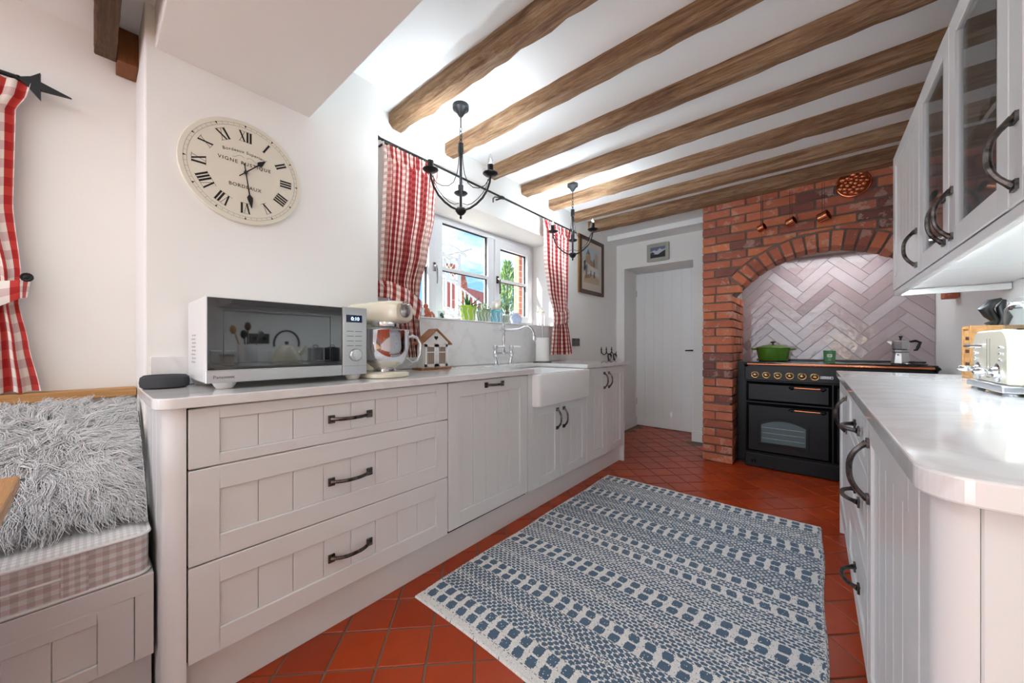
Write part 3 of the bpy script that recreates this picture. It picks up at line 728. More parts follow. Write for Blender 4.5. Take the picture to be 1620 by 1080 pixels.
# --- wall cabinets --------------------------------------------------
XC = 0.325; ZB, ZT = 1.345, 2.066
WG = 'wall cabinets over the right worktop'
def wallcab(y0, y1, doors, label):
    t_ = T('wall_cabinet', label, 'wall cabinet', ((XC + XR) / 2, (y0 + y1) / 2, ZB), WG)
    m = MB().box(XC + 0.022, y0, ZB, XR - 0.002, y0 + 0.018, ZT).box(XC + 0.022, y1 - 0.018, ZB, XR - 0.002, y1, ZT)
    m.box(XC + 0.022, y0 + 0.018, ZB, XR - 0.002, y1 - 0.018, ZB + 0.018).box(XC + 0.022, y0 + 0.018, ZT - 0.018, XR - 0.002, y1 - 0.018, ZT).box(XR - 0.012, y0 + 0.018, ZB + 0.018, XR - 0.002, y1 - 0.018, ZT - 0.018)
    m.obj('body', 'cabinet_paint', t_, bevel=0.001, seg=1)
    box(XC + 0.05, y0 + 0.019, 1.69, XR - 0.013, y1 - 0.019, 1.708).obj('shelf', 'cabinet_paint', t_)
    for (a, b, gl, hy) in doors:
        f_ = front(t_, XC, -1, a, b, ZB - 0.004, ZT, 'door', 0.066, None, False, gl, 0.085)
        handle(f_, XC, -1, (hy, 1.452), 'z', 0.165, 0.034)
    return t_
wallcab(2.206, 2.85, [(2.206, 2.85, False, 2.25)], 'pale grey solid-door wall cabinet nearest the brick chimney')
wallcab(1.312, 2.204, [(1.776, 2.204, True, 1.822), (1.312, 1.774, True, 1.738)], 'pale grey wall cabinet with two glazed doors')
wallcab(0.66, 1.310, [(0.66, 1.310, False, 1.270)], 'pale grey solid-door wall cabinet nearest the camera, cut by the right edge')
pel = T('light_pelmet', 'pale grey light pelmet strip beneath the wall cabinets', 'pelmet', (0.4, 1.75, 1.31))
MB().box(XC + 0.004, 0.66, ZB - 0.034, XC + 0.024, 2.85, ZB - 0.0045).box(XC + 0.024, 2.828, ZB - 0.034, XR - 0.002, 2.85, ZB - 0.0045).obj('strip', 'cabinet_paint', pel, bevel=0.004)
# stemmed glasses on the shelves behind the glazed doors
def wineglass(x, y, z, h, r, lab):
    t_ = T('wine_glass', lab, 'glass', (x, y, z), 'glassware in the wall cabinet')
    MB().lathe([(r * .8, 0), (r * .78, 0.002), (0.004, 0.006), (0.0035, h * .42), (r * .5, h * .47), (r * .96, h * .62), (r, h * .75), (r * .84, h), (r * .81, h), (r * .95, h * .75), (r * .9, h * .63), (r * .4, h * .49), (0.001, h * .475)], (x, y, z), 16).obj('bowl', 'vessel_glass', t_, smooth=True)
ORD = ('first', 'second', 'third', 'fourth')
for z_, nm in ((1.7085, 'upper'), (1.3635, 'lower')):
    for k, y in enumerate((1.40, 1.50, 1.60, 1.70)):
        wineglass(0.47, y, z_, 0.20, 0.036, f'stemmed wine glass, {ORD[k]} from the camera on the {nm} shelf behind the near glazed door')
    for k, y in enumerate((1.86, 1.96, 2.06)):
        wineglass(0.48, y, z_, 0.18, 0.034, f'stemmed wine glass, {ORD[k]} from the camera on the {nm} shelf behind the far glazed door')

# ------------------------------------------------------------------ range cooker
rc = T('range_cooker', 'black range cooker with brass knobs and copper rails under the brick arch', 'cooker', (0.08, 3.97, 0))
RX0, RX1, RY = -0.469, 0.631, 3.70
MB().box(RX0, RY + 0.03, 0.0005, RX1, YB - 0.016, 0.892).obj('body', 'black_enamel', rc, bevel=0.004)
MB().box(RX0, RY, 0.004, RX1, RY + 0.029, 0.122).obj('plinth_drawer', 'black_enamel', rc, bevel=0.006)
MB().box(RX0 - 0.002, RY - 0.004, 0.745, RX1 + 0.002, RY + 0.029, 0.880).obj('control_panel', 'black_enamel', rc, bevel=0.006)
MB().box(RX0 - 0.004, RY - 0.002, 0.8925, RX1 + 0.004, YB - 0.016, 0.906).obj('hob', 'dark_glass', rc, bevel=0.005)
def bdoor(x0, x1, z0, z1, nm, win_=None):
    m = MB(); b_ = 0.020; yb, yf = RY + 0.029, RY - 0.008
    if not win_:
        m.add([(x0, yb - 0.006, z0), (x1, yb - 0.006, z0), (x1, yb - 0.006, z1), (x0, yb - 0.006, z1), (x0 + b_, yf, z0 + b_), (x1 - b_, yf, z0 + b_), (x1 - b_, yf, z1 - b_), (x0 + b_, yf, z1 - b_), (x0, yb, z0), (x1, yb, z0), (x1, yb, z1), (x0, yb, z1)],
              [(4, 5, 6, 7), (0, 1, 5, 4), (1, 2, 6, 5), (2, 3, 7, 6), (3, 0, 4, 7), (8, 9, 1, 0), (9, 10, 2, 1), (10, 11, 3, 2), (11, 8, 0, 3), (11, 10, 9, 8)])
    else: return bdoor(x0, x1, z0, z1, nm)
    return m.obj(nm, 'black_enamel', rc, bevel=0.002, seg=1)
bdoor(-0.462, 0.098, 0.562, 0.735, 'grill_door')
od = bdoor(-0.462, 0.098, 0.130, 0.552, 'oven_door')
td = bdoor(0.108, 0.624, 0.130, 0.735, 'tall_oven_door')
# arched oven window
def archwin(xc, hw, z0, z1, rise, grow):
    pts = [(xc - hw - grow, z0 - grow), (xc + hw + grow, z0 - grow)]
    for i in range(13):
        t_ = 1 - 2 * i / 12; pts.append((xc + t_ * (hw + grow), z1 + grow + rise * (1 - t_ * t_)))
    return pts
for g_, y_, nm, mt in ((0.020, RY - 0.013, 'window_surround', 'black_enamel'), (0.0, RY - 0.0145, 'window', 'oven_glass')):
    MB().prism(archwin(-0.205, 0.148, 0.225, 0.375, 0.042, g_), 'y', y_, RY - 0.007).obj(nm, mt, od, bevel=0.002, seg=1)
for k in range(3):
    box(-0.345, RY - 0.0152, 0.262 + k * 0.045, -0.065, RY - 0.0146, 0.265 + k * 0.045).obj('shelf_line', 'chrome', od)
def rail(x0, x1, z, y, par, r=0.009, mat='copper', end=0.03):
    MB().tube([(x0, y, z), (x1, y, z)], r, 12).obj('rail', mat, par, smooth=True)
    for xx_, s_ in ((x0, -1), (x1, 1)):
        m = MB(); m.tube([(xx_ - s_ * 0.006, y, z), (xx_ + s_ * end * .6, y, z), (xx_ + s_ * end, y + 0.010, z - 0.004)], [r * 1.15, r * 1.3, r * .7], 10)
        m.tube([(xx_ + s_ * end * .4, y, z), (xx_ + s_ * end * .4, RY - 0.002, z - 0.012)], [r * .9, r * 1.5], 10)
        m.obj('rail_bracket', 'black_enamel', par, smooth=True)
rail(-0.452, 0.615, 0.886, 3.655, rc, 0.010, 'copper', 0.02)
rail(-0.135, 0.035, 0.702, 3.655, rc, 0.008, 'copper', 0.028); rail(-0.135, 0.035, 0.520, 3.655, rc, 0.008, 'copper', 0.028)
rail(0.30, 0.47, 0.702, 3.655, rc, 0.008, 'copper', 0.028)
for k in range(6):
    x = -0.396 + k * 0.0784; p = (x, RY - 0.004, 0.7945)
    kb = MB().lathe([(0.029, 0), (0.0295, 0.004), (0.026, 0.006), (0.0255, 0.004), (0.022, 0.003)], p, 24, (0, -1, 0)).obj('knob_bezel', 'brass', rc, smooth=True)
    MB().lathe([(0.0215, 0), (0.0205, 0.010), (0.015, 0.013)], p, 20, (0, -1, 0)).obj('knob', 'black_plastic', kb, smooth=True)
    MB().lathe([(0.013, 0.012), (0.012, 0.026), (0.006, 0.030), (0.0, 0.0305)], p, 16, (0, -1, 0)).obj('knob_cap', 'brass', kb, smooth=True)
    box(x - 0.0012, RY - 0.0165, 0.800, x + 0.0012, RY - 0.016, 0.814).obj('pointer', 'brass', kb)
pl = box(0.030, RY - 0.007, 0.783, 0.105, RY - 0.004, 0.803).obj('nameplate', 'steel', rc, bevel=0.002, seg=1)
box(0.034, RY - 0.0076, 0.787, 0.101, RY - 0.0071, 0.799).obj('plate_field', 'black_plastic', pl)
for k in range(6): box(0.041 + k * 0.009, RY - 0.0082, 0.790, 0.0465 + k * 0.009, RY - 0.0077, 0.796).obj('plate_mark', 'steel', pl)
vm_ = box(-0.003, -0.001, -0.006, 0.003, 0.001, 0.006).obj('vent_slot', 'steel', rc); vme = vm_.data; bpy.data.objects.remove(vm_)
for k in range(21): share(vme, 'vent_slot', (-0.345 + k * 0.0245, RY - 0.0006, 0.055), rc)
MB().tube([(-0.415, RY - 0.004, 0.045), (-0.415, RY - 0.012, 0.068), (-0.397, RY - 0.012, 0.068), (-0.397, RY - 0.004, 0.045)], 0.004, 8).obj('latch', 'black_iron', rc, smooth=True)
MB().box(-0.548, 3.87, 0.0005, RX0 - 0.001, 3.90, 0.90).obj('gap_shade', 'black_enamel', rc)  # black panel stands in for the shade between pier and cooker
MB().box(RX0 + 0.03, YB - 0.03, 0.906, RX1 - 0.03, YB - 0.016, 0.918).obj('rear_trim', 'black_enamel', rc)
for k, (x, y, r_) in enumerate(((-0.30, 3.98, .10), (-0.05, 3.85, .07), (0.10, 4.08, .08), (0.30, 3.9, .09), (0.47, 4.02, .08))):
    MB().lathe([(r_, 0.0), (r_, 0.0008), (r_ - .004, 0.0009)], (x, y, 0.906), 32).obj('hob_ring', 'ink_grey', rc)

# ================================================================== TEXTILES
ru = np.zeros(1)
def make_rug():
    x0, x1, y0, y1, res = -1.268, 0.032, 0.872, 2.692, 0.0030
    nx, ny = int((x1 - x0) / res), int((y1 - y0) / res)
    bands = [(0.905, 1.010, 'd'), (1.010, 1.180, 'l'), (1.180, 1.270, 'd'), (1.270, 1.450, 'l'), (1.450, 1.548, 'd'), (1.548, 1.700, 'l'), (1.700, 1.765, 's'), (1.765, 1.812, 'l'), (1.812, 1.880, 's'),
             (1.880, 2.022, 'l'), (2.022, 2.132, 'd'), (2.132, 2.280, 'l'), (2.280, 2.388, 'd'), (2.388, 2.580, 'l'), (2.580, 2.676, 'd')]
    gx = x0 + (np.arange(nx) + .5) * res; gy = y0 + (np.arange(ny) + .5) * res
    X, Y = np.meshgrid(gx, gy); X = X + 0.003 * np.sin(Y * 40) ; blue = np.zeros_like(X)
    for a, b, k in bands:
        m = (Y >= a) & (Y < b)
        if k in 'ds':
            rows = 2 if k == 'd' else 1; P = 0.057
            t_ = (Y - a) / (b - a) * rows; row = np.floor(t_); v = t_ - row
            u = ((X + (0.0 if k == 'd' else 0.01)) / P) % 1.0
            hw = 0.34 - 0.10 * np.abs(v - 0.5) * 2
            q = (np.abs(u - 0.5) < hw) & (np.abs(v - .5) < (0.40 if k == 'd' else 0.33))
            edge = (np.abs((Y - a) / (b - a) - 0.5) > 0.475)
            q2 = np.where(edge, (np.sin(X * 2 * np.pi / 0.019) > 0.3), q)
            blue = np.where(m, q2, blue)
        else:
            P = 0.0270; Q = 0.0150
            row = np.floor((Y - a) / Q); v = ((Y - a) / Q) % 1.0; u = ((X / P) + 0.5 * (row % 2)) % 1.0
            vv = v - .5; q = (np.abs(u - .5) < 0.47 - 0.24 * np.abs(vv) * 2) & (np.abs(vv) < 0.42)
            # speckled centre line in the lattice bands
            c = np.abs((Y - a) / (b - a) - 0.5) < 0.10
            spk = (np.sin(X * 2 * np.pi / 0.058) * np.sin(Y * 2 * np.pi / 0.012)) > -0.25
            blue = np.where(m, np.where(c & (b - a > .1), q & spk, q), blue)
    edge = (X < x0 + 0.014) | (X > x1 - 0.014)
    blue = np.where(edge & (rng.random(X.shape) < 0.55), 0, blue)
    blue = np.where(rng.random(X.shape) < 0.02, 1 - blue, blue)
    B = np.array(lin((70, 102, 128))); W = np.array(lin((242, 241, 238)))
    col = W[None, None] * (1 - blue[..., None]) + B[None, None] * blue[..., None]
    col = col * (1 + rng.normal(0, .07, X.shape))[..., None]
    # lay-flat sheet with tiny ripple and thickness
    vx = x0 + np.arange(nx + 1) * res; vy = y0 + np.arange(ny + 1) * res
    VX, VY = np.meshgrid(vx, vy)
    VXX = VX + 0.004 * np.sin(VY * 9.0); VYY = VY + 0.005 * np.sin(VX * 6.0 + 1)
    VZ = 0.0095 + 0.0006 * rng.normal(size=VX.shape) + 0.0008 * np.sin(VX * 21) * np.sin(VY * 17)
    rim = (VX < x0 + res * .5) | (VX > x1 - res * 1.5) | (VY < y0 + res * .5) | (VY > y1 - res * 1.5); VZ = np.where(rim, 0.0015, VZ)
    co = np.stack([VXX, VYY, VZ], -1).reshape(-1, 3) - np.array([-0.62, 1.78, 0])
    idx = np.arange((nx + 1) * (ny + 1)).reshape(ny + 1, nx + 1)
    f = np.stack([idx[:-1, :-1], idx[:-1, 1:], idx[1:, 1:], idx[1:, :-1]], -1).reshape(-1, 4)
    me = bpy.data.meshes.new('rug'); me.vertices.add(len(co)); me.vertices.foreach_set('co', co.ravel())
    me.loops.add(f.size); me.loops.foreach_set('vertex_index', f.ravel().astype(np.int32)); me.polygons.add(len(f))
    me.polygons.foreach_set('loop_start', (np.arange(len(f)) * 4).astype(np.int32)); me.update(calc_edges=True)
    at = me.color_attributes.new('weave', 'FLOAT_COLOR', 'CORNER')
    cc = np.ones((len(f), 4, 4), np.float32); cc[..., :3] = np.clip(col.reshape(-1, 1, 3), 0, 1); at.data.foreach_set('color', cc.ravel())
    me.materials.append(MATS['rug_weave'])
    o = bpy.data.objects.new('rug', me); COL.objects.link(o); o.location = (-0.62, 1.78, 0)
    tag(o, 'blue and white flat-woven striped rug on the terracotta tiles', 'rug')
make_rug()

def cloth(name, parent, rows, mat, W, H, x0, folds, amp, ns=110, nt=70, phase=0.0, header=0.07):
    """rows: (z, y_left, y_right, amp factor, x shift); hangs in the plane x = x0"""
    z1, z0 = rows[0][0], rows[-1][0]; vs_ = []; uvs = []
    for j in range(nt + 1):
        z = z1 + (z0 - z1) * j / nt; a, b, k, xs_ = lerp_tab(rows, z)
        for i in range(ns + 1):
            s_ = i / ns; sh = 0.35 * math.sin(3.1 * z + 5 * s_)
            w_ = math.sin(2 * PI * folds * s_ + phase + sh) + 0.35 * math.sin(2 * PI * folds * 2.3 * s_ + 1.3 + 2 * z)
            if z > z1 - header: w_ = 0.55 * math.sin(2 * PI * folds * 1.9 * s_) + 0.45 * w_
            vs_.append((x0 + xs_ + amp * k * w_, a + (b - a) * s_ + 0.25 * amp * k * math.cos(2 * PI * folds * s_ + phase), z - 0.004 * math.sin(2 * PI * folds * s_)))
            uvs.append((s_ * W, (z1 - z) / max(1e-6, z1 - z0) * H))
    k_ = ns + 1; fs_ = [(j * k_ + i, j * k_ + i + 1, (j + 1) * k_ + i + 1, (j + 1) * k_ + i) for j in range(nt) for i in range(ns)]
    o3 = org(parent); me = bpy.data.meshes.new(name); me.from_pydata([(p[0] - o3.x, p[1] - o3.y, p[2] - o3.z) for p in vs_], [], fs_)
    ul = me.uv_layers.new(name='UVMap'); li = np.zeros(len(me.loops), np.int32); me.loops.foreach_get('vertex_index', li)
    ul.data.foreach_set('uv', np.array(uvs, np.float32)[li].ravel()); me.shade_smooth(); me.materials.append(MATS[mat])
    o = bpy.data.objects.new(name, me); link(o, parent); ORG[o.name] = o3; return o
def band(name, parent, pts_top, pts_bot, mat, ulen, vlen):
    """a tie-back band between two 3-D curves"""
    n_ = 24; vs_ = []; uvs = []
    def samp(ps, t_):
        t_ *= len(ps) - 1; i = min(int(t_), len(ps) - 2); f_ = t_ - i; f_ = f_ * f_ * (3 - 2 * f_)
        return Vector(ps[i]).lerp(Vector(ps[i + 1]), f_)
    for i in range(n_ + 1):
        for j in range(6):
            p = samp(pts_top, i / n_).lerp(samp(pts_bot, i / n_), j / 5); vs_.append((p.x + 0.006 * math.sin(j / 5 * PI), p.y, p.z)); uvs.append((i / n_ * ulen, j / 5 * vlen))
    fs_ = [(i * 6 + j, i * 6 + j + 1, (i + 1) * 6 + j + 1, (i + 1) * 6 + j) for i in range(n_) for j in range(5)]
    o3 = org(parent); me = bpy.data.meshes.new(name); me.from_pydata([(p[0] - o3.x, p[1] - o3.y, p[2] - o3.z) for p in vs_], [], fs_)
    ul = me.uv_layers.new(name='UVMap'); li = np.zeros(len(me.loops), np.int32); me.loops.foreach_get('vertex_index', li)
    ul.data.foreach_set('uv', np.array(uvs, np.float32)[li].ravel()); me.shade_smooth(); me.materials.append(MATS[mat])
    o = bpy.data.objects.new(name, me); link(o, parent); ORG[o.name] = o3; return o

XK = -1.835
cl_ = T('curtain', 'red gingham curtain tied back at the left of the sink window', 'curtain', (XK, 1.22, 0.975), 'gingham curtains at the sink window')
cloth('drape', cl_, [(2.178, 1.050, 1.432, 0.55, 0), (2.08, 1.062, 1.428, 0.9, 0), (1.85, 1.052, 1.405, 1.0, 0.005), (1.60, 1.040, 1.345, 0.9, 0.012), (1.40, 1.030, 1.285, 0.55, 0.02), (1.30, 1.085, 1.275, 0.45, 0.02), (1.15, 1.12, 1.278, 0.7, 0.015), (0.975, 1.145, 1.300, 1.0, 0.01)],
      'gingham', 0.80, 1.20, XK, 9, 0.020)
band('tieback', cl_, [(XK - 0.02, 1.022, 1.405), (XK + 0.05, 1.07, 1.395), (XK + 0.055, 1.18, 1.365), (XK + 0.04, 1.292, 1.305)], [(XK - 0.02, 1.024, 1.315), (XK + 0.05, 1.07, 1.300), (XK + 0.055, 1.17, 1.255), (XK + 0.04, 1.270, 1.185)], 'gingham', 0.32, 0.10)
cr_ = T('curtain', 'red gingham curtain tied back at the right of the sink window', 'curtain', (XK, 2.83, 0.96), 'gingham curtains at the sink window')
cloth('drape', cr_, [(2.165, 2.580, 3.045, 0.55, 0), (2.07, 2.600, 3.030, 0.9, 0), (1.80, 2.610, 3.000, 1.0, 0.004), (1.55, 2.660, 2.985, 0.9, 0.01), (1.36, 2.725, 2.968, 0.5, 0.02), (1.28, 2.735, 2.965, 0.4, 0.02), (1.15, 2.715, 3.01, 0.8, 0.015), (0.962, 2.690, 3.060, 1.0, 0.01)],
      'gingham', 0.74, 1.20, XK, 7, 0.022)
band('tieback', cr_, [(XK - 0.02, 2.985, 1.42), (XK + 0.045, 2.95, 1.385), (XK + 0.05, 2.84, 1.352), (XK + 0.03, 2.722, 1.345)], [(XK - 0.02, 2.975, 1.33), (XK + 0.045, 2.95, 1.265), (XK + 0.05, 2.84, 1.24), (XK + 0.03, 2.725, 1.225)], 'gingham', 0.30, 0.10)
def finial(m, p, d, L_=0.12, W_=1.0):
    d = Vector(d).normalized(); p = Vector(p); side = Vector((0, 0, W_))
    for s_ in (1,):
        pts = [p, p + d * .25 * L_ + side * .10 * L_, p + d * .42 * L_ + side * .22 * L_, p + d * .42 * L_ + side * .07 * L_, p + d * 1.0 * L_, p + d * .42 * L_ - side * .07 * L_, p + d * .42 * L_ - side * .24 * L_, p + d * .2 * L_ - side * .09 * L_]
        off = d.cross(side).normalized() * 0.006; n_ = len(pts)
        m.add([q + off for q in pts] + [q - off for q in pts], [tuple(range(n_)), tuple(range(n_, 2 * n_))[::-1]] + [(i, (i + 1) % n_, n_ + (i + 1) % n_, n_ + i) for i in range(n_)])
rodt = T('curtain_pole', 'black iron curtain pole across the top of the sink window', 'curtain pole', (XK, 2.0, 2.18))
MB().tube([(XK + 0.004, 1.045, 2.182), (XK + 0.004, 3.08, 2.170)], 0.0075, 10).obj('pole', 'black_iron', rodt, smooth=True)
m = MB(); finial(m, (XK + 0.004, 1.05, 2.182), (0, -1, 0), 0.12); m.obj('finial', 'black_iron', rodt)
m = MB(); finial(m, (XK + 0.004, 3.075, 2.170), (0, 1, 0), 0.10); m.obj('finial', 'black_iron', rodt)
for yb_ in (1.07, 2.05, 3.06):
    m = MB().tube([(XW + 0.002, yb_, 2.176), (XK + 0.004, yb_, 2.174)], 0.006, 8); m.tube([(XK + 0.004, yb_ - 0.012, 2.176), (XK + 0.004, yb_ + 0.012, 2.176)], 0.012, 10)
    m.obj('bracket', 'black_iron', rodt, smooth=True)
MB().tube([(XK + 0.004, 2.02, 2.166), (XK + 0.004, 1.965, 2.155), (XK + 0.004, 1.945, 2.138), (XK + 0.004, 1.945, 2.108)], 0.005, 8).obj('pole_hook', 'black_iron', rodt, smooth=True)

XL = -2.03
cb_ = T('curtain', 'red and white check curtain above the bench, cut by the left edge', 'curtain', (XL, -0.3, 0.885))
cloth('drape', cb_, [(1.925, -0.66, -0.128, 0.6, 0), (1.88, -0.65, -0.135, 0.8, 0), (1.82, -0.62, -0.158, 1.0, 0), (1.50, -0.56, -0.163, 1.0, 0), (1.28, -0.42, -0.146, 0.6, 0.015), (1.18, -0.36, -0.150, 0.5, 0.015), (1.05, -0.40, -0.132, 0.8, 0.01), (0.885, -0.48, -0.108, 1.0, 0.005)],
      'gingham_bench', 0.85, 1.04, XL, 8, 0.018, 100, 60, 0.9)
band('tieback', cb_, [(XL - 0.02, -0.128, 1.262), (XL + 0.045, -0.145, 1.255), (XL + 0.05, -0.24, 1.235), (XL + 0.04, -0.36, 1.20)], [(XL - 0.02, -0.135, 1.205), (XL + 0.045, -0.145, 1.195), (XL + 0.05, -0.24, 1.125), (XL + 0.04, -0.36, 1.09)], 'gingham_bench', 0.28, 0.09)
rp = T('curtain_pole', 'black iron curtain pole with arrowhead finial above the bench', 'curtain pole', (XL, -0.9, 1.93))
MB().tube([(XL, -1.8, 1.934), (XL, -0.128, 1.934)], 0.0075, 10).obj('pole', 'black_iron', rp, smooth=True)
m = MB(); finial(m, (XL, -0.155, 1.934), (0.10, 1, -0.14), 0.118, 1.7); m.ball((XL, -0.152, 1.934), 0.009, 10, 6); m.obj('finial', 'black_iron', rp)
MB().tube([(XB + 0.002, -0.20, 1.934), (XL, -0.20, 1.934)], 0.006, 8).obj('bracket', 'black_iron', rp, smooth=True)
hk = T('tieback_hook', 'round black iron curtain tie-back boss on the bench wall', 'hook', (XB, -0.132, 1.268))
MB().tube([(XB + 0.001, -0.132, 1.268), (XL + 0.028, -0.132, 1.268)], 0.005, 8).obj('stem', 'black_iron', hk, smooth=True)
MB().lathe([(0.014, 0), (0.015, 0.004), (0.011, 0.008), (0.008, 0.007), (0.004, 0.010), (0, 0.011)], (XL + 0.026, -0.132, 1.268), 14, (1, -.2, 0)).obj('boss', 'black_iron', hk, smooth=True)

# ------------------------------------------------------------------ bench and its cushions
bn = T('bench', 'pale grey built-in storage bench with panelled drawer front', 'bench', (-1.76, -0.9, 0))
XN = -1.44
MB().box(XB + 0.002, -2.0, 0.16, XN - 0.02, 0.120, 0.395).obj('body', 'bench_paint', bn)
MB().box(XB + 0.002, -2.0, 0.0005, XN - 0.06, 0.120, 0.16).obj('plinth', 'bench_paint', bn)
MB().box(XN - 0.02, -2.0, 0.345, XN, 0.120, 0.3955).box(XN - 0.02, 0.083, 0.165, XN, 0.120, 0.345).obj('face_frame', 'bench_paint', bn, bevel=0.001, seg=1)
box(XN - 0.0195, -0.62, 0.166, XN - 0.019, 0.084, 0.346).obj('shadow_gap', 'black_gap', bn)
def bfront(y0, y1):
    m = MB(); z0, z1 = 0.166, 0.343; fr = 0.050
    m.box(XN - 0.018, y0, z0, XN, y0 + .066, z1).box(XN - 0.018, y1 - .066, z0, XN, y1, z1).box(XN - 0.018, y0 + .066, z0, XN, y1 - .066, z0 + 0.036).box(XN - 0.018, y0 + .066, z1 - 0.036, XN, y1 - .066, z1)
    m.box(XN - 0.018, y0 + .065, z0 + .035, XN - 0.0135, y1 - .065, z1 - .035)
    d_ = m.obj('drawer_front', 'bench_paint', bn, bevel=0.0022, seg=1)
    a = y1 - .066
    while a > y0 + .07:
        b_ = max(a - 0.075, y0 + .066); box(XN - 0.0133, b_ + .0006, z0 + .036, XN - 0.008, a - .0006, z1 - .036).obj('board', 'bench_paint', d_, bevel=0.002, seg=1); a = b_
bfront(-0.60, 0.0815); bfront(-1.30, -0.605)
box(XB + 0.001, -2.0, 0.396, XB + 0.022, 0.120, 0.846).obj('back_panel', 'bench_paint', bn)
lg = box(XB + 0.0005, -2.0, 0.8465, XB + 0.062, 0.121, 0.880).obj('wooden_ledge', 'oak', bevel=0.004, keep=(XB + 0.03, -0.9, 0.8465)); tag(lg, 'honey oak ledge running along the wall behind the bench', 'ledge')
def uvbox(o, sc=1.0):
    me = o.data; ul = me.uv_layers.new(name='UVMap')
    for p in me.polygons:
        n_ = p.normal; ax = max(range(3), key=lambda i: abs(n_[i])); u_, v_ = [(1, 2), (0, 2), (0, 1)][ax]
        for li in p.loop_indices:
            co = me.vertices[me.loops[li].vertex_index].co; ul.data[li].uv = (co[u_] * sc, co[v_] * sc)
sc = T('seat_cushion', 'checked bench seat pad with tartan border and white piping', 'cushion', (-1.75, -0.9, 0.3965))
SX0, SX1, SY0, SY1 = XB + 0.024, XN - 0.006, -1.9, 0.112
m = MB(); rg = []
for zz, gg in ((0.398, 0.006), (0.404, 0.0), (0.508, 0.0)): rg.append([(x, y, zz) for x, y in rrect(SX0 + gg, SX1 - gg, SY0 + gg, SY1 - gg, 0.03)])
loft(m, rg); o = m.obj('border', 'seat_tartan', sc, smooth=True); uvbox(o)
m = MB(); rg = []
for zz, gg in ((0.5085, 0.0015), (0.516, 0.012), (0.522, 0.04), (0.526, 0.12)): rg.append([(x, y, zz) for x, y in rrect(SX0 + gg, SX1 - gg, SY0 + gg, SY1 - gg, max(0.012, 0.032 - gg * .3))])
loft(m, rg); o = m.obj('top_panel', 'seat_check', sc, smooth=True); uvbox(o)
for zz in (0.509, 0.402):
    MB().tube([(x, y, zz) for x, y in rrect(SX0 - .001, SX1 + .001, SY0, SY1 + .001, 0.03)], 0.0045, 6, closed=True).obj('piping', 'piping', sc, smooth=True)
o = box(SX1, -0.045, 0.405, SX1 + 0.003, 0.0, 0.506).obj('patch', 'seat_tartan', sc); uvbox(o, 1.3)
MB().tube([(SX1 + .002, -1.5, 0.455), (SX1 + .002, -0.045, 0.455)], 0.0035, 6).obj('zip_piping', 'piping', sc)

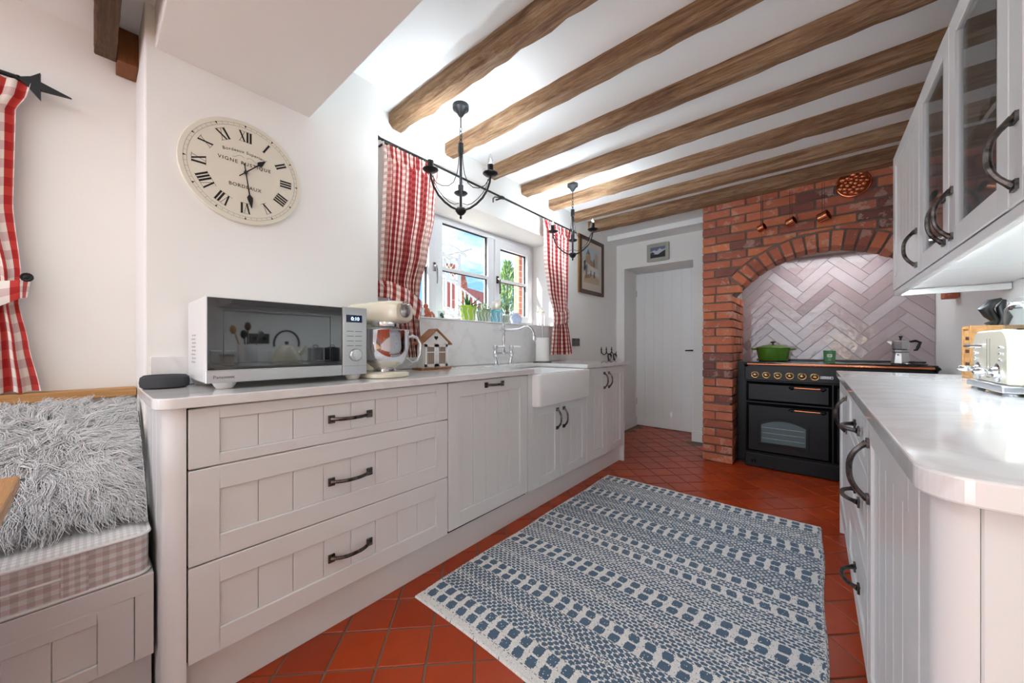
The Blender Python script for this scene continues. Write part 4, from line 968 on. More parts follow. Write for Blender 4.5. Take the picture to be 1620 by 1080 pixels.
# long-haired sheepskin cushion
fc = T('sheepskin_cushion', 'shaggy white sheepskin cushion lying on the bench seat', 'cushion', (-1.72, -0.06, 0.53))
def furry():
    c = np.array([-1.735, -0.085, 0.675]); a = np.array([0.0, 1.0, 0.0]); b = np.array([-0.80, 0.0, 0.60]); b /= np.linalg.norm(b); n_ = np.cross(a, b); n_ *= np.sign(n_[0]); 
    hw, hh, th = 0.205, 0.205, 0.055
    m = MB(); N = 28; vs_ = []
    def surf(u, v, s_):
        e = max(0.0, (1 - abs(u) ** 3.2)) ** .5 * max(0.0, (1 - abs(v) ** 3.2)) ** .5
        return c + a * hw * u + b * hh * v + n_ * th * e * s_
    for s_ in (1, -1):
        for i in range(N + 1):
            for j in range(N + 1): vs_.append(tuple(surf(-1 + 2 * i / N, -1 + 2 * j / N, s_)))
    K = (N + 1) ** 2; fs_ = []
    for s_ in (0, 1):
        for i in range(N):
            for j in range(N): fs_.append(tuple(s_ * K + q for q in (i * (N + 1) + j, (i + 1) * (N + 1) + j, (i + 1) * (N + 1) + j + 1, i * (N + 1) + j + 1)))
    m.add(vs_, fs_); m.obj('cover', 'fur', fc, smooth=True)
    S = 9500; seg = 7
    # locks: strands share a clump direction and wave
    nc = 950; cu = rng.uniform(-1, 1, nc); cv = rng.uniform(-1, 1, nc); wav = rng.uniform(0, 2 * np.pi, nc); wa = rng.uniform(.6, 1.4, nc); dirj = rng.normal(0, .33, (nc, 2))
    ci = rng.integers(0, nc, S); u = np.clip(cu[ci] + rng.normal(0, .032, S), -1, 1); v = np.clip(cv[ci] + rng.normal(0, .032, S), -1, 1)
    e = np.sqrt(np.clip(1 - np.abs(u) ** 3.2, 0, 1)) * np.sqrt(np.clip(1 - np.abs(v) ** 3.2, 0, 1))
    root = c + np.outer(hw * u, a) + np.outer(hh * v, b) + np.outer(th * e, n_)
    du = cu[ci] - 0.05 + dirj[ci, 0] ; dv = cv[ci] - 0.28 + dirj[ci, 1]; dl = np.hypot(du, dv) + .15
    flow = np.outer(du / dl, a) + np.outer(dv / dl, b)
    side = np.cross(flow, n_); L_ = rng.uniform(.060, .105, S)
    P = [root]; p = root.copy()
    for k in range(1, seg + 1):
        t_ = k / seg; lift = 0.75 * (1 - t_) ** 1.5 + 0.06
        d_ = flow * 1.0 + n_ * lift + np.array([0, 0, -0.38]) * t_ + side * (0.55 * wa[ci] * np.sin(wav[ci] + 9.0 * t_))[:, None]
        d_ /= np.linalg.norm(d_, axis=1)[:, None]; p = p + d_ * (L_ / seg)[:, None]
        p[:, 2] = np.maximum(p[:, 2], 0.529); p[:, 0] = np.maximum(p[:, 0], XB + 0.03); p[:, 1] = np.minimum(p[:, 1], 0.112)
        P.append(p.copy())
    P = np.stack(P, 1)  # S, seg+1, 3
    tang = np.gradient(P, axis=1); tang /= np.linalg.norm(tang, axis=2)[..., None] + 1e-9
    r1 = np.cross(tang, n_); r1 /= np.linalg.norm(r1, axis=2)[..., None] + 1e-9; r2_ = np.cross(tang, r1)
    rad = (0.0018 * (1 - 0.75 * np.linspace(0, 1, seg + 1)))[None, :, None]
    R3 = [P + (r1 * math.cos(q) + r2_ * math.sin(q)) * rad for q in (0, 2.094, 4.189)]
    V = np.stack(R3, 2).reshape(-1, 3) - np.array(org(fc))
    base = (np.arange(S) * (seg + 1) * 3)[:, None, None]; kk = (np.arange(seg) * 3)[None, :, None]; jj = np.arange(3)[None, None, :]; j2 = (jj + 1) % 3
    F = np.stack([base + kk + jj, base + kk + j2, base + kk + 3 + j2, base + kk + 3 + jj], -1).reshape(-1, 4)
    me = bpy.data.meshes.new('fur'); me.vertices.add(len(V)); me.vertices.foreach_set('co', V.ravel()); me.loops.add(F.size); me.loops.foreach_set('vertex_index', F.ravel().astype(np.int32))
    me.polygons.add(len(F)); me.polygons.foreach_set('loop_start', (np.arange(len(F)) * 4).astype(np.int32)); me.update(calc_edges=True); me.shade_smooth(); me.materials.append(MATS['fur'])
    o = bpy.data.objects.new('fur', me); link(o, fc); tag(o, 'long wavy white wool', kind='stuff'); ORG[o.name] = org(fc)
furry()
# table corner
tb_ = T('dining_table', 'wooden dining table corner at the left edge', 'table', (-1.0, -0.75, 0))
MB().box(-1.402, -1.45, 0.712, -0.60, -0.102, 0.742).obj('table_top', 'oak_x', tb_, bevel=0.005)
MB().box(-1.34, -1.38, 0.62, -0.66, -0.16, 0.711).obj('apron', 'bench_paint', tb_)
for x, y in ((-1.33, -0.17), (-0.67, -0.17), (-1.33, -1.37), (-0.67, -1.37)):
    MB().box(x - .032, y - .032, 0.0005, x + .032, y + .032, 0.7115).obj('leg', 'bench_paint', tb_, bevel=0.006)

# ================================================================== THINGS
# ---- chandeliers
def chandelier(cx, cy, label):
    t_ = T('chandelier', label, 'chandelier', (cx, cy, 1.756), 'black iron three-arm chandeliers')
    MB().lathe([(0.008, 2.335), (0.014, 2.342), (0.030, 2.368), (0.046, 2.378), (0.047, 2.3985), (0.0, 2.399)], (cx, cy, 0), 24).obj('ceiling_rose', 'black_iron', t_, smooth=True)
    MB().tube([(cx, cy, 2.338), (cx, cy, 2.276)], 0.004, 8).obj('drop_rod', 'black_iron', t_, smooth=True)
    for k in range(4):
        zc = 2.266 - k * 0.0235; pts = []
        for i in range(12):
            q = 2 * PI * i / 12; a, b = 0.0075 * math.cos(q), 0.0155 * math.sin(q)
            pts.append((cx + a, cy, zc + b) if k % 2 == 0 else (cx, cy + a, zc + b))
        MB().tube(pts, 0.0022, 6, closed=True).obj('chain_link', 'black_iron', t_, smooth=True)
    MB().lathe([(0.013, 2.128), (0.0165, 2.134), (0.0165, 2.166), (0.0155, 2.168), (0.0155, 2.184), (0.0, 2.187)], (cx, cy, 0), 18).obj('top_cap', 'black_iron', t_, smooth=True)
    MB().tube([(cx, cy, 2.130), (cx, cy, 1.81)], 0.0075, 10).obj('stem', 'black_iron', t_, smooth=True)
    MB().lathe([(0.0, 1.756), (0.006, 1.760), (0.007, 1.770), (0.004, 1.776), (0.020, 1.787), (0.030, 1.802), (0.030, 1.812), (0.026, 1.818), (0.014, 1.822), (0.0, 1.823)], (cx, cy, 0), 24).obj('hub', 'black_iron', t_, smooth=True)
    az = math.atan2(cy, cx); R_ = 0.185; ends = []
    for k in range(3):
        q = az + k * 2 * PI / 3; dx, dy = math.cos(q), math.sin(q)
        def P(r, z, side=0.0): return (cx + dx * r - dy * side, cy + dy * r + dx * side, z)
        arm = MB().tube([P(0.02, 1.806), P(0.06, 1.812), P(0.10, 1.830), P(0.138, 1.858), P(0.165, 1.895), P(0.180, 1.935), P(R_, 1.972)], 0.0062, 8).obj('arm', 'black_iron', t_, smooth=True)
        MB().lathe([(0.006, 1.966), (0.030, 1.972), (0.042, 1.982), (0.041, 1.984), (0.018, 1.979), (0.016, 1.980), (0.016, 2.030), (0.012, 2.032), (0.0, 2.032)], P(R_, 0), 20).obj('candle_cup', 'black_iron', arm, smooth=True)
        MB().lathe([(0.010, 2.0325), (0.014, 2.045), (0.0145, 2.055), (0.011, 2.072), (0.005, 2.086), (0.0, 2.092)], P(R_, 0), 16).obj('bulb', 'vessel_glass', arm, smooth=True)
        MB().lathe([(0.002, 2.034), (0.0045, 2.05), (0.004, 2.062), (0.0, 2.07)], P(R_, 0), 8).obj('filament', 'bulb_filament', arm, smooth=True)
        MB().tube([P(0.010, 2.128), P(0.014, 2.07), P(0.024, 2.01), P(0.046, 1.955), P(0.078, 1.925), P(0.115, 1.915), P(0.150, 1.922), P(0.174, 1.950), P(0.181, 1.968)], 0.0023, 6).obj('wire', 'black_iron', t_, smooth=True)
        MB().tube([P(0.012, 1.845), P(0.04, 1.832), P(0.07, 1.835), P(0.105, 1.855), P(0.14, 1.885), P(0.162, 1.92), P(0.170, 1.955)], 0.0020, 6).obj('wire', 'black_iron', t_, smooth=True)
        lo = lamp('candle_lamp', 'POINT', (0, 0, 0), (0, 0, 0), 8.0 if cy < 2 else 10.5, (0.82, 0.93, 1.0), shadow_soft_size=0.006); lo.parent = t_; lo.location = Vector(P(R_, 2.058)) - org(t_)
    return t_
chandelier(-1.533, 1.362, 'black iron three-arm chandelier hanging nearer, before the left curtain')
chandelier(-1.558, 2.630, 'black iron three-arm chandelier hanging farther off, before the right curtain')

# ---- wall clock
ck = T('wall_clock', 'large round cream wall clock with black Roman numerals', 'clock', (XP + 0.001, 0.4055, 1.5295))
cy_, cz_, cr = 0.4055, 1.733, 0.2035
MB().lathe([(cr, 0.001), (cr, 0.010), (cr - .003, 0.0135), (cr - .010, 0.0135)], (XP, cy_, cz_), 96, (1, 0, 0)).obj('dial', 'cream_face' if 'cream_face' in MATS else plain('cream_face', (230, 224, 208), 0.35).name, ck, smooth=True)
XI = XP + 0.0140
def cp(r, deg): a = math.radians(deg); return (cy_ + r * math.sin(a), cz_ + r * math.cos(a))
rings = MB()
for r_ in (0.186, 0.176):
    n_ = 120
    rings.add([(XI + .0001, *cp(r_ + d_, 360 * i / n_)) for i in range(n_) for d_ in (-.0004, .0004)], [(2 * i, 2 * i + 1, (2 * i + 3) % (2 * n_), (2 * i + 2) % (2 * n_)) for i in range(n_)])
def stroke(m, p, q, w_, x_=None):
    x_ = XI if x_ is None else x_
    d = Vector((q[0] - p[0], q[1] - p[1])); d.normalize(); nn = Vector((-d.y, d.x)) * (w_ / 2)
    m.add([(x_ + .0002, p[0] + nn.x, p[1] + nn.y), (x_ + .0002, p[0] - nn.x, p[1] - nn.y), (x_ + .0002, q[0] - nn.x, q[1] - nn.y), (x_ + .0002, q[0] + nn.x, q[1] + nn.y)], [(0, 1, 2, 3)])
for i in range(60): stroke(rings, cp(0.176, 6 * i), cp(0.186, 6 * i), 0.0007)
rings.obj('minute_track', 'ink_grey', ck)
for i in range(12):
    tri = MB()
    a = cp(0.187, 30 * i - 1.1); b = cp(0.187, 30 * i + 1.1); c_ = cp(0.177, 30 * i); tri.add([(XI + .0003, *a), (XI + .0003, *b), (XI + .0003, *c_)], [(0, 1, 2)]); tri.obj('hour_mark', 'ink', ck)
def numeral(s_, hour):
    """Roman numeral standing on the dial radially"""
    deg = hour * 30; r0, r1 = 0.122, 0.163; H_ = r1 - r0; m = MB()
    up = math.radians(deg); U = (math.sin(up), math.cos(up)); Rt = (math.cos(up), -math.sin(up))
    wd = {'I': 0.0105, 'V': 0.024, 'X': 0.024}; tot = sum(wd[ch_] for ch_ in s_); x = -tot / 2; cen = cp(r0, deg)
    def q(a, b): return (cen[0] + Rt[0] * a + U[0] * b, cen[1] + Rt[1] * a + U[1] * b)
    for ch_ in s_:
        w_ = wd[ch_]; c0 = x + w_ / 2
        if ch_ == 'I': stroke(m, q(c0, 0), q(c0, H_), 0.0068)
        elif ch_ == 'V': stroke(m, q(c0 - w_ * .34, H_), q(c0 + .001, 0), 0.0055); stroke(m, q(c0 + w_ * .36, H_), q(c0 + .001, 0), 0.0014)
        else: stroke(m, q(c0 - w_ * .34, H_), q(c0 + w_ * .34, 0), 0.0055); stroke(m, q(c0 + w_ * .34, H_), q(c0 - w_ * .34, 0), 0.0014)
        x += w_
    for yy in (0, H_): stroke(m, q(-tot / 2, yy), q(tot / 2, yy), 0.0010)
    m.obj('numeral', 'ink', ck)
for h_, s_ in enumerate(['XII', 'I', 'II', 'III', 'IIII', 'V', 'VI', 'VII', 'VIII', 'IX', 'X', 'XI']): numeral(s_, h_)
YR, ZU = (0, 1, 0), (0, 0, 1)
text('Bordeaux Superieur', 0.0165, (XI, cy_, cz_ + 0.080), YR, ZU, 'ink_grey', ck, 'lettering', arc=0.28, space=1.1)
text('VIGNE RUSTIQUE', 0.0185, (XI, cy_, cz_ + 0.034), YR, ZU, 'ink', ck, 'lettering', space=1.25)
text('BORDEAUX', 0.0185, (XI, cy_, cz_ - 0.058), YR, ZU, 'ink', ck, 'lettering', space=1.15)
m = MB()
for s_ in (-1, 1):
    pts = [(cy_ + s_ * (0.004 + 0.038 * i / 12), cz_ + 0.056 + 0.006 * math.sin(i / 12 * PI * 1.6)) for i in range(13)]
    for p, q in zip(pts, pts[1:]): stroke(m, p, q, 0.0010)
m.obj('flourish', 'ink_grey', ck)
def hand(deg, L_, nm, tail=0.03):
    m = MB(); U = (math.sin(math.radians(deg)), math.cos(math.radians(deg))); Rt = (U[1], -U[0])
    def q(a, b): return (cy_ + Rt[0] * a + U[0] * b, cz_ + Rt[1] * a + U[1] * b)
    out = [(-.0018, -tail), (.0018, -tail), (.0022, L_ * .62), (.0100, L_ * .70), (.0085, L_ * .78), (.0012, L_), (-.0012, L_), (-.0085, L_ * .78), (-.0100, L_ * .70), (-.0022, L_ * .62)]
    m.prism([q(a, b) for a, b in out], 'x', XI + (0.004 if 'hour' in nm else 0.006), XI + (0.005 if 'hour' in nm else 0.007)); m.obj(nm, 'ink', ck)
hand(44.5, 0.095, 'hour_hand'); hand(172, 0.140, 'minute_hand', 0.035)
MB().lathe([(0.006, 0), (0.006, 0.0085), (0, 0.010)], (XI, cy_, cz_), 14, (1, 0, 0)).obj('arbor', 'ink', ck, smooth=True)

# ---- microwave
mw = T('microwave', 'white and silver microwave with black glass door on the left worktop', 'microwave', (-1.59, 0.495, 0.9))
MX = -1.44
MB().box(-1.738, 0.233, 0.922, MX - 0.02, 0.757, 1.197).obj('case', 'white_plastic', mw, bevel=0.006)
mwd = MB().box(MX - 0.02, 0.233, 0.9225, MX - 0.001, 0.6535, 1.1975).obj('door', 'white_plastic', mw, bevel=0.003)
box(MX - 0.006, 0.2365, 0.9625, MX, 0.6525, 1.1935).obj('door_glass', 'dark_glass', mwd, bevel=0.0015, seg=1)
box(MX - 0.006, 0.2345, 0.9235, MX + 0.0004, 0.6525, 0.9615).obj('steel_strip', 'steel', mwd, bevel=0.001, seg=1)
for a_, b_, c_, e_ in ((.277, .279, .984, 1.153), (.606, .608, .984, 1.153), (.277, .608, .984, .986), (.277, .608, 1.151, 1.153)): box(MX, a_, c_, MX + .0003, b_, e_).obj('door_window_line', 'dark_fabric', mwd)
text('Panasonic', 0.0135, (MX + 0.0006, 0.280, 0.9405), YR, ZU, 'ink', mwd, 'lettering', space=1.05)
cpn = box(MX - 0.02, 0.655, 0.9225, MX, 0.7565, 1.1975).obj('control_panel', 'panel_grey', mw, bevel=0.003)
box(MX, 0.669, 1.136, MX + 0.0006, 0.735, 1.166).obj('display', 'screen_blue', cpn)
text('0:10', 0.020, (MX + 0.0008, 0.706, 1.150), YR, ZU, 'digit_glow', cpn, 'digits')
box(MX, 0.656, 0.9585, MX + 0.0003, 0.7565, 0.9595).obj('panel_line', 'ink_grey', cpn)
for r_ in range(4):
    for c_ in range(2):
        box(MX, 0.672 + c_ * 0.034, 1.098 - r_ * 0.0195, MX + 0.0005, 0.700 + c_ * 0.034, 1.1005 - r_ * 0.0195).obj('button_mark', 'ink_grey', cpn)
MB().lathe([(0.026, 0), (0.0255, 0.010), (0.022, 0.014), (0.0, 0.0145)], (MX, 0.706, 1.003), 28, (1, 0, 0)).obj('dial_knob', 'steel', cpn, smooth=True)
for x, y in ((-1.49, 0.29), (-1.70, 0.27), (-1.49, 0.72), (-1.70, 0.72)):
    MB().lathe([(0.022, 0.9005), (0.027, 0.908), (0.034, 0.922)], (x, y, 0), 16).obj('foot', 'white_plastic', mw, smooth=True)
gm = MB()
for r_ in range(8):
    for c_ in range(4): gm.lathe([(0.0030, 0.0), (0.0030, 0.0004)], (-1.66 + c_ * 0.018 + (r_ % 2) * .009, 0.2331, 0.985 + r_ * 0.013), 6, (0, -1, 0))
tag(gm.obj('vent_holes', 'ink', mw), kind='stuff')

# ---- smart speaker puck
sp = T('speaker', 'flat round charcoal speaker puck beside the microwave', 'speaker', (-1.665, 0.166, 0.9))
MB().lathe([(0.052, 0.9005), (0.060, 0.906), (0.062, 0.920), (0.060, 0.936), (0.052, 0.943), (0.044, 0.943), (0.040, 0.939), (0.0, 0.939)], (-1.665, 0.166, 0), 40).obj('shell', 'dark_fabric', sp, smooth=True)

# ---- stand mixer
mx = T('stand_mixer', 'cream stand mixer with polished steel bowl beside the microwave', 'mixer', (-1.54, 0.866, 0.9))
bx_, by_ = -1.495, 0.872
m = MB(); rg = []
for zz, gg in ((0.9005, 0.004), (0.904, 0.0), (0.918, 0.0), (0.925, 0.008)): rg.append([(x, y, zz) for x, y in rrect(-1.735 + gg, -1.395 - gg, 0.768 + gg, 0.972 - gg, 0.085, 8)])
loft(m, rg); m.obj('base', 'cream_enamel', mx, smooth=True)
m = MB(); rg = []
for zz, gg in ((0.925, 0.0), (1.02, 0.006), (1.15, 0.0)): rg.append([(x, y, zz) for x, y in rrect(-1.73 + gg, -1.632 - gg, 0.80 + gg, 0.93 - gg, 0.03, 5)])
loft(m, rg); m.obj('column', 'cream_enamel', mx, smooth=True)
hd = MB(); rings_ = []
ax = Vector((0.975, 0.22, 0)).normalized(); sd = Vector((-ax.y, ax.x, 0)); st_ = Vector((-1.735, 0.842, 1.193))
for k, (t_, hw_, hh_) in enumerate(((0.0, .030, .030), (0.012, .052, .044), (0.05, .062, .050), (0.20, .066, .052), (0.29, .066, .052), (0.325, .060, .047), (0.338, .050, .038))):
    o_ = st_ + ax * t_; ring = []
    for i in range(24):
        q = 2 * PI * i / 24; cu_, su_ = math.cos(q), math.sin(q); e = 0.55
        ring.append(tuple(o_ + sd * (hw_ * math.copysign(abs(cu_) ** e, cu_)) + Vector((0, 0, hh_ * math.copysign(abs(su_) ** e, su_)))))
    rings_.append(ring)
loft(hd, rings_); hdo = hd.obj('head', 'cream_enamel', mx, smooth=True)
hub = st_ + ax * 0.337
MB().lathe([(0.031, 0.0), (0.031, 0.006), (0.026, 0.009), (0.0, 0.009)], hub + Vector((0, 0, 0.004)), 28, ax).obj('badge', 'steel', hdo, smooth=True)
for k in range(5):
    q = math.radians(-50 + k * 25); c_ = hub + sd * (0.030 * math.sin(q)) + Vector((0, 0, 0.006 + 0.036 * math.cos(q)))
    MB().tube([c_, c_ + ax * 0.006], 0.004, 8).obj('badge_ray', 'steel', hdo, smooth=True)
MB().lathe([(0.058, 1.122), (0.060, 1.126), (0.060, 1.146), (0.050, 1.150)], (bx_, by_, 0), 32).obj('collar', 'chrome', mx, smooth=True)
bw_ = MB().lathe([(0.030, 0.9255), (0.052, 0.927), (0.046, 0.936), (0.052, 0.944), (0.078, 0.962), (0.096, 0.990), (0.104, 1.03), (0.106, 1.108), (0.109, 1.112), (0.106, 1.113), (0.102, 1.108), (0.100, 1.03), (0.090, 0.99), (0.05, 0.952), (0.0, 0.948)], (bx_, by_, 0), 48).obj('bowl', 'chrome', mx, smooth=True)
hdir = Vector((0.25, 0.97, 0)).normalized()
def hp(r, z): return (bx_ + hdir.x * r, by_ + hdir.y * r, z)
MB().tube([hp(0.104, 1.080), hp(0.125, 1.088), hp(0.150, 1.078), hp(0.165, 1.05), hp(0.165, 1.00), hp(0.150, 0.972), hp(0.125, 0.965), hp(0.096, 0.988)], 0.0075, 10).obj('bowl_handle', 'chrome', bw_, smooth=True)

# ---- little wooden house
hs = T('wooden_house', 'white wooden toy house lantern with brown roof on worktop', 'ornament', (-1.77, 1.335, 0.9))
HX = -1.722
MB().box(-1.796, 1.218, 0.9005, -1.706, 1.440, 0.912).obj('base_board', 'roof_wood', hs, bevel=0.002)
gab = [(1.247, 0.912), (1.425, 0.912), (1.425, 1.062), (1.336, 1.132), (1.247, 1.062)]
MB().prism(gab, 'x', -1.785, HX).obj('body', 'trim_paint', hs)
for s_ in (-1, 1):
    e_ = 1.336 + s_ * 0.112; MB().prism([(1.336, 1.134), (e_, 1.046), (e_, 1.054), (1.336, 1.143)], 'x', -1.795, HX + 0.014).obj('roof', 'roof_wood', hs)
ht = []
for i in range(24):
    q = 2 * PI * i / 24; ht.append((1.336 + 0.0011 * 16 * math.sin(q) ** 3 * .8, 1.088 + 0.0009 * (13 * math.cos(q) - 5 * math.cos(2 * q) - 2 * math.cos(3 * q) - math.cos(4 * q))))
MB().prism(ht, 'x', HX, HX + 0.0008).obj('heart', 'ink', hs)
for s_ in (0, 1):
    y0 = 1.252 + s_ * 0.0845; y1 = y0 + 0.083; z0, z1 = 0.918, 1.050; fr = 0.016
    d_ = MB().box(HX, y0, z0, HX + .006, y0 + fr, z1).box(HX, y1 - fr, z0, HX + .006, y1, z1).box(HX, y0, z0, HX + .006, y1, z0 + fr).box(HX, y0, z1 - fr, HX + .006, y1, z1).box(HX, y0, 1.0, HX + .005, y1, 1.006).obj('door', 'trim_paint', hs)
    box(HX + .0004, y0 + fr, z0 + fr, HX + .0012, y1 - fr, z1 - fr).obj('pane', 'lattice' if 'lattice' in MATS else plain('lattice', (150, 128, 116), 0.6).name, d_)
    for k in range(1, 4): box(HX + .0012, y0 + fr + k * .0128 - .0006, z0 + fr, HX + .002, y0 + fr + k * .0128 + .0006, z1 - fr).obj('mesh_wire', 'mount_card', d_)
    MB().ball((HX + .010, (y1 - .006) if s_ == 0 else (y0 + .006), 0.985), 0.0035, 8, 6).obj('knob', 'trim_paint', d_, smooth=True)

# ---- bridge tap
tp = T('bridge_tap', 'chrome bridge mixer tap with swan-neck spout behind the sink', 'tap', (-1.79, 2.01, 0.9))
TX = -1.79
for yy, s_ in ((1.925, -1), (2.105, 1)):
    pil = MB().lathe([(0.026, 0.9005), (0.026, 0.905), (0.015, 0.912), (0.011, 0.93)], (TX, yy - s_ * .01, 0), 16).tube([(TX, yy - s_ * .010, 0.925), (TX, yy - s_ * 0.002, 0.95), (TX, yy, 0.965)], 0.011, 12).lathe([(0.012, 0.958), (0.018, 0.965), (0.018, 0.99), (0.014, 1.0), (0.014, 1.018), (0.019, 1.024), (0.019, 1.038), (0.010, 1.046), (0.0, 1.048)], (TX, yy, 0), 18)
    po = pil.obj('pillar', 'chrome', tp, smooth=True)
    MB().tube([(TX + .004, yy, 1.034), (TX + .03, yy + .03, 1.036), (TX + .045, yy + .055, 1.034)], [0.007, 0.008, 0.006], 10).obj('lever', 'ceramic', po, smooth=True)
MB().tube([(TX, 1.925, 0.983), (TX, 2.105, 0.983)], 0.0105, 12).obj('bridge', 'chrome', tp, smooth=True)
MB().lathe([(0.018, 0.975), (0.020, 0.99), (0.016, 1.002), (0.012, 1.01), (0.011, 1.07), (0.014, 1.08), (0.011, 1.09), (0.011, 1.14), (0.018, 1.15), (0.019, 1.172), (0.012, 1.18), (0.008, 1.19), (0.011, 1.200), (0.006, 1.212), (0.0, 1.214)], (TX, 2.015, 0), 18).obj('column', 'chrome', tp, smooth=True)
MB().tube([(TX - .03, 2.005, 1.162), (TX, 2.015, 1.162), (TX + .06, 2.045, 1.160), (TX + .115, 2.070, 1.168), (TX + .145, 2.084, 1.184), (TX + .172, 2.097, 1.184), (TX + .195, 2.107, 1.164), (TX + .208, 2.113, 1.135), (TX + .210, 2.115, 1.115)], [0.008, 0.0105, 0.0105, 0.0105, 0.0105, 0.0105, 0.0105, 0.0105, 0.011], 12).lathe([(0.010, 1.075), (0.016, 1.080), (0.018, 1.092), (0.014, 1.104), (0.016, 1.112), (0.011, 1.122)], (TX + .210, 2.115, 0), 18).obj('spout', 'chrome', tp, smooth=True)

# ---- kitchen roll
kr = T('kitchen_roll', 'white kitchen roll on a dark upright holder beside the sink', 'kitchen roll', (-1.77, 2.49, 0.9))
MB().lathe([(0.078, 0.9005), (0.080, 0.904), (0.076, 0.908), (0.0, 0.909)], (-1.77, 2.49, 0), 32).obj('holder_base', 'socket_pewter', kr, smooth=True)
MB().lathe([(0.020, 0.911), (0.056, 0.911), (0.057, 0.915), (0.057, 1.106), (0.055, 1.110), (0.020, 1.110)], (-1.77, 2.49, 0), 40).obj('paper', 'paper', kr, smooth=True)
MB().tube([(-1.77, 2.49, 0.907), (-1.77, 2.49, 1.222)], 0.0075, 12).obj('rod', 'steel', kr, smooth=True)

# ---- window-sill things
ZS = 1.2248
def sill(name, label, cat, y, x=-2.05): return T(name, label, cat, (x, y, ZS))
fg = sill('figurine', 'small terracotta figurine on the window sill by the left curtain', 'ornament', 1.515)
MB().ball((-2.05, 1.520, ZS + .022), .024, 12, 8, (1, 1.1, .95)).ball((-2.05, 1.512, ZS + .055), .022, 12, 8, (.9, .9, 1.25)).tube([(-2.03, 1.53, ZS + .05), (-2.02, 1.545, ZS + .03), (-2.02, 1.55, ZS + .006)], .008).tube([(-2.035, 1.505, ZS + .06), (-2.02, 1.53, ZS + .035)], .007).obj('body', 'terracotta', fg, smooth=True)
MB().ball((-2.05, 1.502, ZS + .090), .018, 12, 8).obj('head', 'terracotta', fg, smooth=True)
vt = sill('glass_votive', 'small clear glass votive holding green sprigs on the sill', 'votive', 1.64)
MB().lathe([(.020, ZS), (.022, ZS + .004), (.030, ZS + .065), (.028, ZS + .065), (.019, ZS + .01), (0, ZS + .008)], (-2.05, 1.64, 0), 20).obj('cup', 'vessel_glass', vt, smooth=True)
m = MB()
for k in range(14):
    q = k * 2.4; r_ = .004 + .011 * random.random(); m.ball((-2.05 + r_ * math.cos(q), 1.64 + r_ * math.sin(q), ZS + .014 + .04 * random.random()), .007, 6, 4)
m.obj('sprig', 'leaf_dark', vt)
def pot(t_, y, r, h, mat, x=-2.05, rib=0):
    prof = [(r * .72, ZS), (r * .78, ZS + .004), (r * .98, ZS + h * .8), (r * 1.04, ZS + h * .9), (r * 1.02, ZS + h), (r * .92, ZS + h), (r * .86, ZS + h * .8), (0, ZS + h * .78)]
    MB().lathe(prof, (x, y, 0), 28).obj('pot', mat, t_, smooth=True)
    for k in range(rib):
        q = 2 * PI * k / rib; pts = [(x + (r * (.76 + .24 * f_) + .003) * math.cos(q + .12 * math.sin(f_ * 6)), y + (r * (.76 + .24 * f_) + .003) * math.sin(q + .12 * math.sin(f_ * 6)), ZS + .004 + h * .78 * f_) for f_ in (0, .25, .5, .75, 1)]
        MB().tube(pts, .003, 6).obj('wicker_rib', 'wicker_white', t_, smooth=True)
def blade(m, base, d, L_, w_, curl):
    d = Vector(d).normalized(); side = d.cross(Vector((0, 0, 1))).normalized(); n_ = 7; vs_ = []
    nrm = side.cross(d).normalized()
    for i in range(n_ + 1):
        t_ = i / n_; p = Vector(base) + d * L_ * t_ + Vector((0, 0, -curl * t_ * t_)); ww = w_ * (1 - t_) ** .7 * (0.75 + .5 * math.sin(PI * min(1, t_ * 1.5)) * .5)
        vs_ += [p - side * ww + nrm * ww * .35, p - nrm * ww * .25, p + side * ww + nrm * ww * .35]
    fs_ = []
    for i in range(n_):
        for j in range(3):
            l = (j + 1) % 3; fs_.append((i * 3 + j, i * 3 + l, i * 3 + 3 + l, i * 3 + 3 + j))
    m.add(vs_, fs_)
al = sill('potted_aloe', 'spiky aloe in a lime green jug pot on the sill', 'plant', 1.895)
pot(al, 1.895, .062, .125, 'lime_glaze', rib=9)
MB().tube([(-2.05, 1.840, ZS + .105), (-2.05, 1.805, ZS + .108), (-2.05, 1.795, ZS + .08), (-2.05, 1.81, ZS + .045), (-2.05, 1.845, ZS + .035)], .005, 8).obj('jug_handle', 'wicker_white', al, smooth=True)
for k in range(15):
    q = k * 2.4; el = random.uniform(.45, 1.5) if k < 11 else random.uniform(.2, .5); m = MB()
    blade(m, (-2.05 + .016 * math.cos(q), 1.895 + .016 * math.sin(q), ZS + .108), (math.cos(q), math.sin(q), math.tan(el)), random.uniform(.115, .165), .013, .02); m.obj('leaf', 'leaf_dark', al, smooth=True)
gp_ = sill('potted_succulent', 'grey-green succulent in a white wicker pot on the sill', 'plant', 2.066)
pot(gp_, 2.066, .056, .098, 'leaf_grey', rib=12)
m = MB()
for k in range(70):
    q = random.random() * 2 * PI; rr_ = .055 * math.sqrt(random.random()); z = ZS + .10 + random.random() * .085 * (1 - rr_ / .09); m.ball((-2.05 + rr_ * math.cos(q), 2.066 + rr_ * math.sin(q), z), random.uniform(.004, .009), 6, 4)
for k in range(20):
    q = random.random() * 2 * PI; rr_ = .045 * random.random(); m.tube([(-2.05, 2.066, ZS + .085), (-2.05 + rr_ * math.cos(q), 2.066 + rr_ * math.sin(q), ZS + .16)], .0012, 4)
tag(m.obj('foliage', 'leaf_grey', gp_), kind='stuff')
cp_ = sill('potted_cactus', 'woolly white cactus in a turquoise pot on the sill', 'plant', 2.212)
pot(cp_, 2.212, .056, .112, 'teal_glaze', rib=9)
